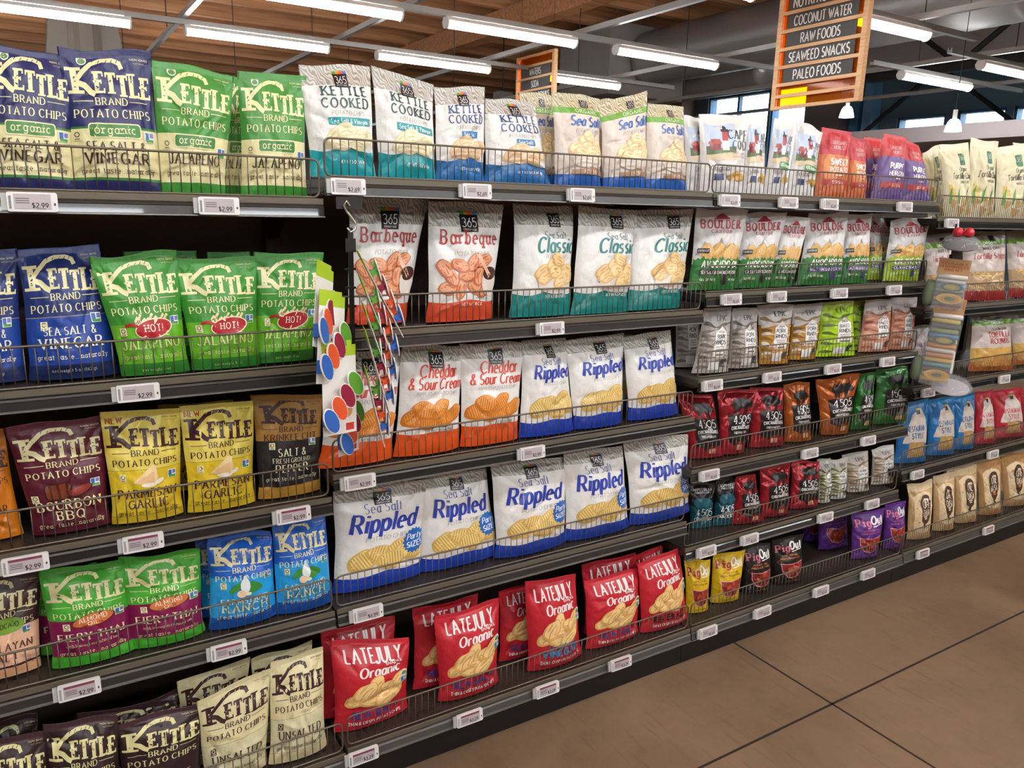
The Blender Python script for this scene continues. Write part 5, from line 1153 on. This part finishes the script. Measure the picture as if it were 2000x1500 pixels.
def bag_mesh(key, corners, T, seed, limp):
    rn = np.random.RandomState(seed)
    bl, br, tlx, tlz, trx, trz = corners
    def plane(u, v):
        x = (1-v)*((1-u)*bl+u*br)+v*((1-u)*tlx+u*trx); z = v*((1-u)*tlz+u*trz); return x, z
    K = 18
    cp = np.stack([rn.uniform(.05, .95, K), rn.uniform(.05, .95, K)], 1); ca = rn.uniform(0, np.pi, K); cl = rn.uniform(.1, .4, K); cs = rn.uniform(.018, .06, K); cA = rn.uniform(-.0085, .006, K)
    for k, (pu, pv, an) in enumerate(((.06, .9, -1.0), (.94, .9, -2.1), (.1, .1, .9), (.9, .1, 2.2))):   # folds running in from the corners
        cp[k] = (pu, pv); ca[k] = an+rn.uniform(-.3, .3); cA[k] = -.009*rn.uniform(.5, 1.3); cl[k] = .3; cs[k] = .045
    wob = rn.uniform(-1, 1, 8)
    def surf(u, v, side):
        f = prof(v); x, z = plane(u, v)
        mid = (1-v)*(bl+br)/2+v*(tlx+trx)/2
        x = mid+(x-mid)*(1-.055*f*np.clip((v-.02)*8, 0, 1)+.012*np.sin(9*v+wob[0]*3)*np.clip(v*4, 0, 1))
        g = np.power(np.clip(1-np.abs(2*u-1)**2.3, 0, 1), .75)
        h = T/2*f*g*(1+.14*wob[1]*np.sin(5*v+3*wob[2])+.12*wob[3]*np.sin(4*u+3*wob[4]))
        n = np.zeros_like(h)
        for k in range(K):
            du = u-cp[k, 0]; dv = (v-cp[k, 1])*1.4
            al = du*np.cos(ca[k])+dv*np.sin(ca[k]); pe = -du*np.sin(ca[k])+dv*np.cos(ca[k])
            n += cA[k]*np.exp(-np.abs(pe)/cs[k])*np.exp(-(al/cl[k])**2)
        n += .0009*np.sin(31*u+17*v+6*wob[0])*np.sin(9*u-23*v+5*wob[1])+.0011*np.sin(14*u*(1+.3*wob[2])-19*v+4*wob[3])
        n *= np.clip(g*1.3, 0, 1)*np.clip(v*7, .25, 1)*np.clip((1.0-v)*9, 0, 1)*(1.0 if side > 0 else .6)
        bend = limp*np.clip(v-.72, 0, 1)**2*(1+.5*np.sin(3*u+wob[5]))
        wavy = .006*wob[6]*np.sin(6.3*u+wob[7]*3)*np.clip((v-.75)*4, 0, 1)
        z = z*(1-.0*u)+.004*wob[5]*np.sin(7*u+2*wob[7])*np.clip((v-.85)*7, 0, 1)
        return x, (-side)*(h+n)+bend+wavy, z
    us = np.linspace(0, 1, NU+1); vs = np.linspace(0, VB, NV+1); U, W = np.meshgrid(us, vs)
    out = []
    for side in (1, -1):
        x, y, z = surf(U, W, side); out.append(np.stack([x, y, z], -1))
    Fg, Bg = out
    def normals(G):
        du = np.gradient(G, axis=1); dv = np.gradient(G, axis=0); n = np.cross(du, dv); return n/(np.linalg.norm(n, axis=-1, keepdims=True)+1e-12)
    Fn = normals(Fg); Bn = -normals(Bg)
    nf = (NU+1)*(NV+1)
    V = [Fg.reshape(-1, 3), Bg.reshape(-1, 3)]; N = [Fn.reshape(-1, 3), Bn.reshape(-1, 3)]; uv = [np.stack([U.ravel(), W.ravel()], 1)]*2
    idx = np.arange(nf).reshape(NV+1, NU+1)
    q = np.stack([idx[:-1, :-1], idx[:-1, 1:], idx[1:, 1:], idx[1:, :-1]], -1).reshape(-1, 4)
    quads = [q, q[:, ::-1]+nf]
    cap = 2*nf; V += [Fg[0], Bg[0]]; N += [np.tile([0, 0, -1.], (NU+1, 1))]*2; uv += [np.stack([us, us*0], 1)]*2
    i = np.arange(NU); quads.append(np.stack([cap+i+1, cap+i, cap+NU+1+i, cap+NU+2+i], -1))
    nq0 = sum(len(a) for a in quads); mi = [np.zeros(nq0, int)]
    base = 2*nf+2*(NU+1)
    AV, AL, AQ, AT, QC, TC, cols = art_of(key)
    # print follows the film: bilinear on the same grid, lifted a hair along its normal
    pu = np.clip(AV[:, 0]*.97+.5, .012, .988)*NU; pv = np.clip(AV[:, 1]/ASP, .004, VB-.004)/VB*NV
    i0 = np.clip(pu.astype(int), 0, NU-1); j0 = np.clip(pv.astype(int), 0, NV-1); fu = (pu-i0)[:, None]; fv = (pv-j0)[:, None]
    bi = lambda G: (G[j0, i0]*(1-fu)+G[j0, i0+1]*fu)*(1-fv)+(G[j0+1, i0]*(1-fu)+G[j0+1, i0+1]*fu)*fv
    P = bi(Fg); n = bi(Fn); P = P+n*(.0008+.00009*AL)[:, None]
    V.append(P); N.append(n); uv.append(np.stack([AV[:, 0]+.5, AV[:, 1]/ASP], 1))
    # a patch that runs off the edge of the film is clipped there
    off = (np.abs(AV[:, 0]) > .52) | (AV[:, 1] < -.02) | (AV[:, 1] > 1.44)
    kq = ~off[AQ].all(1); kt = ~off[AT].all(1) if len(AT) else np.zeros(0, bool)
    quads.append(AQ[kq]+base); mi.append(QC[kq]+1)
    Q = np.concatenate(quads); Tt = AT[kt]+base
    V = np.concatenate(V); N = np.concatenate(N); uv = np.concatenate(uv); mi = np.concatenate(mi+[TC[kt]+1])
    me = bpy.data.meshes.new('bag_body'); me.vertices.add(len(V)); me.vertices.foreach_set('co', V.astype(np.float32).ravel())
    lv = np.concatenate([Q.ravel(), Tt.ravel()]).astype(np.int32); me.loops.add(len(lv)); me.loops.foreach_set('vertex_index', lv)
    ls = np.concatenate([np.arange(len(Q))*4, len(Q)*4+np.arange(len(Tt))*3]).astype(np.int32)
    me.polygons.add(len(ls)); me.polygons.foreach_set('loop_start', ls)
    me.polygons.foreach_set('material_index', mi.astype(np.int32)); me.polygons.foreach_set('use_smooth', np.ones(len(ls), bool))
    ul = me.uv_layers.new(name='UVMap'); ul.data.foreach_set('uv', uv[lv].astype(np.float32).ravel())
    me.materials.append(film(key)); dd = D[key]
    for c in cols: me.materials.append(mat(c, max(.3, dd['rough']), dd['metal']*.2))
    me.update(calc_edges=True)
    me.normals_split_custom_set_from_vertices(N.astype(np.float32).tolist())
    # crimped seal along the top
    m, r = NU, 8; vv = np.linspace(VB-.004, 1.0, r+1); U2, W2 = np.meshgrid(np.linspace(0, 1, m+1), vv)
    x, y, z = surf(U2, W2, 1); x2, yb, z2 = surf(U2, W2, -1); yc = (y+yb)/2
    rp = .0011*np.sin(np.arange(r+1)*np.pi*.9)[:, None]
    SV = np.concatenate([np.stack([x, yc-.0009+rp, z], -1).reshape(-1, 3), np.stack([x, yc+.0009+rp, z], -1).reshape(-1, 3)])
    # tie the lower edge to the body's mouth
    SV[:m+1, 1] = np.minimum(y[0], yc[0]-.0009); SV[(m+1)*(r+1):(m+1)*(r+2), 1] = np.maximum(yb[0], yc[0]+.0009)
    k = (m+1)*(r+1); id2 = np.arange(k).reshape(r+1, m+1)
    q2 = np.stack([id2[:-1, :-1], id2[:-1, 1:], id2[1:, 1:], id2[1:, :-1]], -1).reshape(-1, 4)
    e = [(id2[-1, a], id2[-1, a+1], id2[-1, a+1]+k, id2[-1, a]+k) for a in range(m)]
    e += [(id2[a+1, 0], id2[a+1, 0]+k, id2[a, 0]+k, id2[a, 0]) for a in range(r)]+[(id2[a, m], id2[a, m]+k, id2[a+1, m]+k, id2[a+1, m]) for a in range(r)]
    FQ = [tuple(map(int, f)) for f in q2]+[tuple(map(int, f[::-1])) for f in q2+k]+[tuple(map(int, f)) for f in e]
    ms = bpy.data.meshes.new('top_seal'); ms.from_pydata(SV.tolist(), [], FQ); ms.materials.append(film(key))
    u3 = ms.uv_layers.new(name='UVMap'); lv3 = np.zeros(len(ms.loops), np.int32); ms.loops.foreach_get('vertex_index', lv3)
    uu = np.concatenate([np.stack([U2.ravel(), W2.ravel()], 1)]*2); u3.data.foreach_set('uv', uu[lv3].astype(np.float32).ravel())
    ms.polygons.foreach_set('use_smooth', np.ones(len(ms.polygons), bool)); ms.update()
    return me, ms
from collections import defaultdict
_cnt = defaultdict(list)
for i, r in enumerate(BAGS): _cnt[(r[1], r[0], r[7])].append((r[2], i))
_ord = {}
WORDS = ['first', 'second', 'third', 'fourth', 'fifth', 'sixth']
for k, l in _cnt.items():
    l.sort()
    for j, (x, i) in enumerate(l): _ord[i] = (j, len(l))
for i, (sh, key, x, y, lean, cor, T, back, yaw) in enumerate(BAGS):
    j, n = _ord[i]; place = '%s %s shelf' % (BAY[sh[0]], LEV[sh])
    o = '' if n == 1 else ' %s of %s from left' % (WORDS[j], ('two', 'three', 'four', 'five', 'six')[n-2])
    desc = D[key]['desc']
    lab = desc+(', half hidden' if back else '')+(',' if o else '')+o+' on '+place
    if len(lab.split()) > 16: lab = lab.replace(' from left', '')
    if len(lab.split()) > 16: lab = lab.replace(' chip bag', ' bag')
    if len(lab.split()) > 16: lab = lab.replace(' shelf', '')
    if len(lab.split()) > 16: lab = lab.replace(' organic', '').replace(' with', ',')
    root = thing('chip_bag', (x, y, SZ[sh]+.0035), lab, 'chip bag', 'chip bags on the %s shelf of the %s' % (LEV[sh], BAY[sh[0]]))
    me, ms = bag_mesh(key, cor, T, i*17+5, random.Random(i).uniform(-.25, .5)*.25)
    for nm, m in (('bag_body', me), ('top_seal', ms)):
        ob = bpy.data.objects.new(nm, m); COL.objects.link(ob); ob.parent = root
        ob.rotation_euler = (-math.radians(lean), 0, 0)
    root.rotation_euler = (0, 0, -math.radians(yaw))

# ------------------------------------------------------------------ hanging clip cards
CARDW = mat('#e6e4df', .45); LIME = mat('#a9c92e', .45); HK = mat('#b9b4aa', .25, .7)
CC = {'blue': mat('#2f62b4', .35), 'orange': mat('#d9562e', .35), 'maroon': mat('#8e1f3c', .35), 'green': mat('#5c9c36', .35)}; RIM = mat('#e9e8e4', .35); FOOD = mat('#cf9a5c', .6); REDL = mat('#c63a34', .5)
r = thing('clip_strip', (.034, -.07, 1.56), 'black hanging merchandising strip holding the bag clip cards', 'hanging strip')
b = MB(); pts = [(0, 0, .038), (-.006, 0, .046), (-.011, 0, .038), (-.006, 0, .028), (.004, 0, .016), (.011, 0, .006), (.009, 0, -.004), (.0, 0, -.008), (-.006, 0, .0)]
b.tube([(p[0]*1.25, p[1], p[2]*1.25-.006) for p in pts], .0026, 8); b.build('steel_hook', HK, r, True)
b = MB(); b.box(-.006, -.0006, -.48, .006, .0006, -.006); b.box(-.012, -.001, -.06, .012, .001, -.03)
for k in range(9): b.box(-.014, -.003, -.1-.042*k, .01, .0, -.095-.042*k)
b.build('strip', mat('#191818', .4), r)
b = MB(); b.box(-.03, .002, .034, .03, .006, .06); b.build('hook_plate', BLACK, r)
def clip_card(T, b_, tilt, roll, L, w, label, face):
    r = thing('clip_card', T, label, 'bag clip card', 'cards of bag clips')
    r.rotation_euler = (Matrix.Rotation(math.radians(b_), 3, 'Z') @ Matrix.Rotation(math.radians(-tilt), 3, 'X') @ Matrix.Rotation(math.radians(roll), 3, 'Y')).to_euler()
    x0, x1 = (-w, 0) if face else (-w*.5, w*.5)
    B = MB(); B.box(x0, -.0012, -L, x1, 0, -.034); B.build('card', CARDW, r)
    B = MB(); B.box(x0, -.0012, -.034, x1-.012, 0, 0); B.box(x1-.012, -.0012, -.034, x1, 0, -.01); B.build('lime_header', LIME, r)
    B = MB(); B.box(x1-.03, -.0018, -L+.006, x1-.008, -.0012, -L+.022); B.build('red_mark', REDL, r)
    B = MB(); B.disc(((x0+x1)/2+.01, -.0013, -L+.05), .022, .016, .004, None, 14); B.build('snack_picture', FOOD, r)
    cols = ['green', 'maroon', 'orange', 'blue']
    for k, c in enumerate(cols):
        B = MB()
        if face:      # magnet clips pinned on the front, their round faces towards the aisle
            M = Matrix.Translation((x1-.014-(w-.02)*k/3, -.014-.002*k, -L*.46-L*.36*k/3)) @ Matrix.Rotation(-.5, 4, 'Y')
            B.m = 0; B.disc((0, 0, 0), .0185, .031, .003, M); B.m = 1; B.disc((0, -.0031, 0), .016, .0285, .0014, M)
            T2 = Matrix.Translation((x1-.014-(w-.02)*k/3, -.001, -L*.46-L*.36*k/3)); B.box(-.008, -.013, -.014, .008, 0, .014, T2)
        else:         # seen from the side: jaw and spring between the card and the round face
            cz = -.06-(L-.1)*k/3; M = Matrix.Translation((0, -.021, cz)) @ Matrix.Rotation(.2, 4, 'X')
            B.m = 0; B.disc((0, 0, 0), .02, .027, .002, M); B.m = 1; B.disc((0, .0024, 0), .017, .024, .001, M)
            for s in (-1, 1):
                T2 = Matrix.Translation((0, -.0115, cz)) @ Matrix.Rotation(s*.7, 4, 'X'); B.box(-.011, -.011, -.003, .011, .011, .003, T2)
            T2 = Matrix.Translation((0, -.011, cz)); B.box(-.013, -.005, -.006, .013, .005, .006, T2); B.box(-.009, -.009, .012, .009, -.004, .022, T2)
        B.build('%s_clip' % c, [RIM, CC[c]], r)
for i, (T, b_, t, ro, L, w, l) in enumerate((((-.012, -.085, 1.468), 44, 4, 17, .185, .075, 'bag clip card at upper left of the hanging strip'), ((.002, -.115, 1.414), 34, 4, 11, .2, .088, 'bag clip card at middle left of the hanging strip'), ((.012, -.145, 1.315), 20, 3, 3, .205, .092, 'bag clip card lowest left facing front on hanging strip'))):
    clip_card(T, b_, t, ro, L, w, l, True)
for i, (T, t, L, l) in enumerate((((.04, -.09, 1.505), 27, .215, 'topmost bag clip card seen edge on, right of strip'), ((.037, -.11, 1.45), 21, .215, 'second bag clip card from top, edge on, right of strip'), ((.036, -.125, 1.395), 18, .21, 'third bag clip card from top, edge on, right of strip'), ((.034, -.14, 1.34), 15, .205, 'fourth bag clip card from top, edge on, right of strip'), ((.03, -.15, 1.255), 12, .185, 'lowest bag clip card right of strip'))):
    clip_card(T, 74, t, 0, L, .08, l, False)
clip_card((.03, -.09, 1.225), 30, 2, 0, .18, .07, 'white bag clip card hanging behind the lowest front card', True)

# ------------------------------------------------------------------ hanging mesh pouches
r = thing('hanging_strip', (2.47, -.06, 1.585), 'black hanging strip carrying the mesh produce pouches', 'hanging strip')
b = MB(); b.box(-.006, -.001, -.6, .006, .001, 0)
for z in (-.16, -.31): b.box(-.016, -.012, z-.01, .016, .001, z+.045); b.box(-.03, -.014, z-.014, .03, -.008, z-.006)
b.build('strip', mat('#191818', .4), r)
KRAFT = mat('#b08a5e', .7); KINK = mat('#a8452c', .7)
def pouch(T, Lh, Lp, cols, label):
    r = thing('mesh_bag_pack', T, label, 'mesh bag pack', 'packs of mesh produce bags'); r.rotation_euler = (0, math.radians(4), math.radians(-52))
    w = .054
    B = MB(); B.box(-w, -.004, -Lh, w, -.002, 0); B.box(-w, .002, -Lh, w, .004, 0); c = B.build('header_card', KRAFT, r)
    a = Art()
    for k in range(3): a.text(('REUSABLE', 'MESH PRODUCE', 'BAG SET')[k], 0, -.022-.012*k, .008, 0, 'bold', (.09, .1, .06)[k])
    link_mesh('lettering', [(v[0], -.0045, v[1]) for v in a.V], a.Q+a.T, KINK, c)
    n = len(cols); h = Lp/n
    for k, cl in enumerate(cols):
        B = MB(); z1 = -Lh-k*h; P = [(-.006, z1), (-.016, z1-h*.15), (-.02, z1-h*.5), (-.016, z1-h*.85), (-.006, z1-h)]
        P = P+[(.012, z1-h), (.012, z1)]
        B.prism(P, 'x', -w*(.9+.04*math.sin(k*2)), w*(.9+.05*math.cos(k*3))); B.build('rolled_mesh', mat(cl, .7, bump=.5, bscale=900), r, True)
    for j, (zz, rx, rz, cs) in enumerate(((-Lh-Lp+.03, .046, .02, ('#d9b040', '#c9923a', '#5f7a4a')), (-Lh-Lp*.38, .04, .016, ('#5a5860', '#8aa05a', '#c79a3c')))):
        B = MB(); ml = []
        for q, cc in enumerate(cs): B.m = q; B.disc((.004, -.019-.0012*q, zz), rx*(1-.3*q), rz*(1-.3*q), .002); ml.append(mat(cc, .7, bump=.5, bscale=900))
        B.build('roll_end', ml, r)
    B = MB(); B.lathe([(0, -.05), (.012, -.048), (.02, -.03), (.022, 0), (.02, .03), (.012, .048), (0, .05)], (-w-.012, .004, -Lh-Lp+.045), 14); B.build('mesh_roll', mat('#6f7f66', .7, bump=.5, bscale=900), r, True)
    B = MB(); B.box(-w, -.026, -Lh-Lp-.012, w, -.0255, -Lh); B.box(-w, .0135, -Lh-Lp-.012, w, .014, -Lh+.01); B.build('clear_pouch', glass_mat('#fafafa', .08, .1), r)
pouch((2.43, -.1, 1.455), .06, .12, ['#e4e0da', '#d8d2cc', '#7fb0d4', '#8aa48a', '#5f5a66', '#c79a3c', '#6a6a70'], 'upper mesh produce bag pack with kraft header')
pouch((2.44, -.1, 1.305), .06, .27, ['#e6e2dc', '#d9c24a', '#5c5a62', '#8aa05a', '#4f8ab8', '#7aa860', '#d8963c', '#e2ddd6', '#d48c5c', '#d9b04a', '#6aa0a4', '#56545c', '#8aa468', '#d9b040'], 'lower longer mesh produce bag pack with kraft header')
def lid(T, rx, rz, label, col, knob):
    r = thing('clear_food_cover', T, label, 'food cover', 'clear food covers on the hanging strip'); r.rotation_euler = (math.radians(18), 0, math.radians(-52))
    B = MB(); B.lathe([(.0, .03), (rx*.5, .028), (rx*.85, .018), (rx, 0), (rx*1.04, -.003), (rx*1.02, -.006), (rx*.97, -.002), (rx*.82, .014), (rx*.5, .024), (0, .026)], n=28); B.build('dome', glass_mat('#eeeef2', .13, .05), r, True)
    B = MB(); B.lathe([(rx*.0, -.008), (rx*.9, -.008), (rx*.9, -.011), (0, -.011)], n=28); B.build('insert_card', mat(col, .6), r)
    if knob:
        for s in (-.016, .02):
            B = MB(); B.lathe([(0, .062), (.012, .058), (.019, .046), (.019, .036), (.01, .028), (0, .027)], (s, 0, 0), 16); B.build('red_knob', mat('#c02430', .3), r, True)
lid((2.41, -.12, 1.515), .066, .03, 'clear food cover with red knobs at top of pouch strip', '#4a4448', True)
lid((2.47, -.13, .965), .075, .03, 'clear oval food cover at the foot of pouch strip', '#cfcac6', False)
for k, z in enumerate((1.36, 1.14)):
    r = thing('backing_card', (2.56, -.05, z), ('upper', 'lower')[k]+' white card with red stripe behind the mesh packs', 'card', 'red striped cards'); r.rotation_euler = (0, 0, math.radians(-40))
    B = MB(); B.box(-.03, -.001, -.15, .03, .001, 0); B.build('card', CARDW, r)
    B = MB(); B.box(-.03, -.002, -.06, .03, -.001, -.03); B.build('red_stripe', REDL, r)
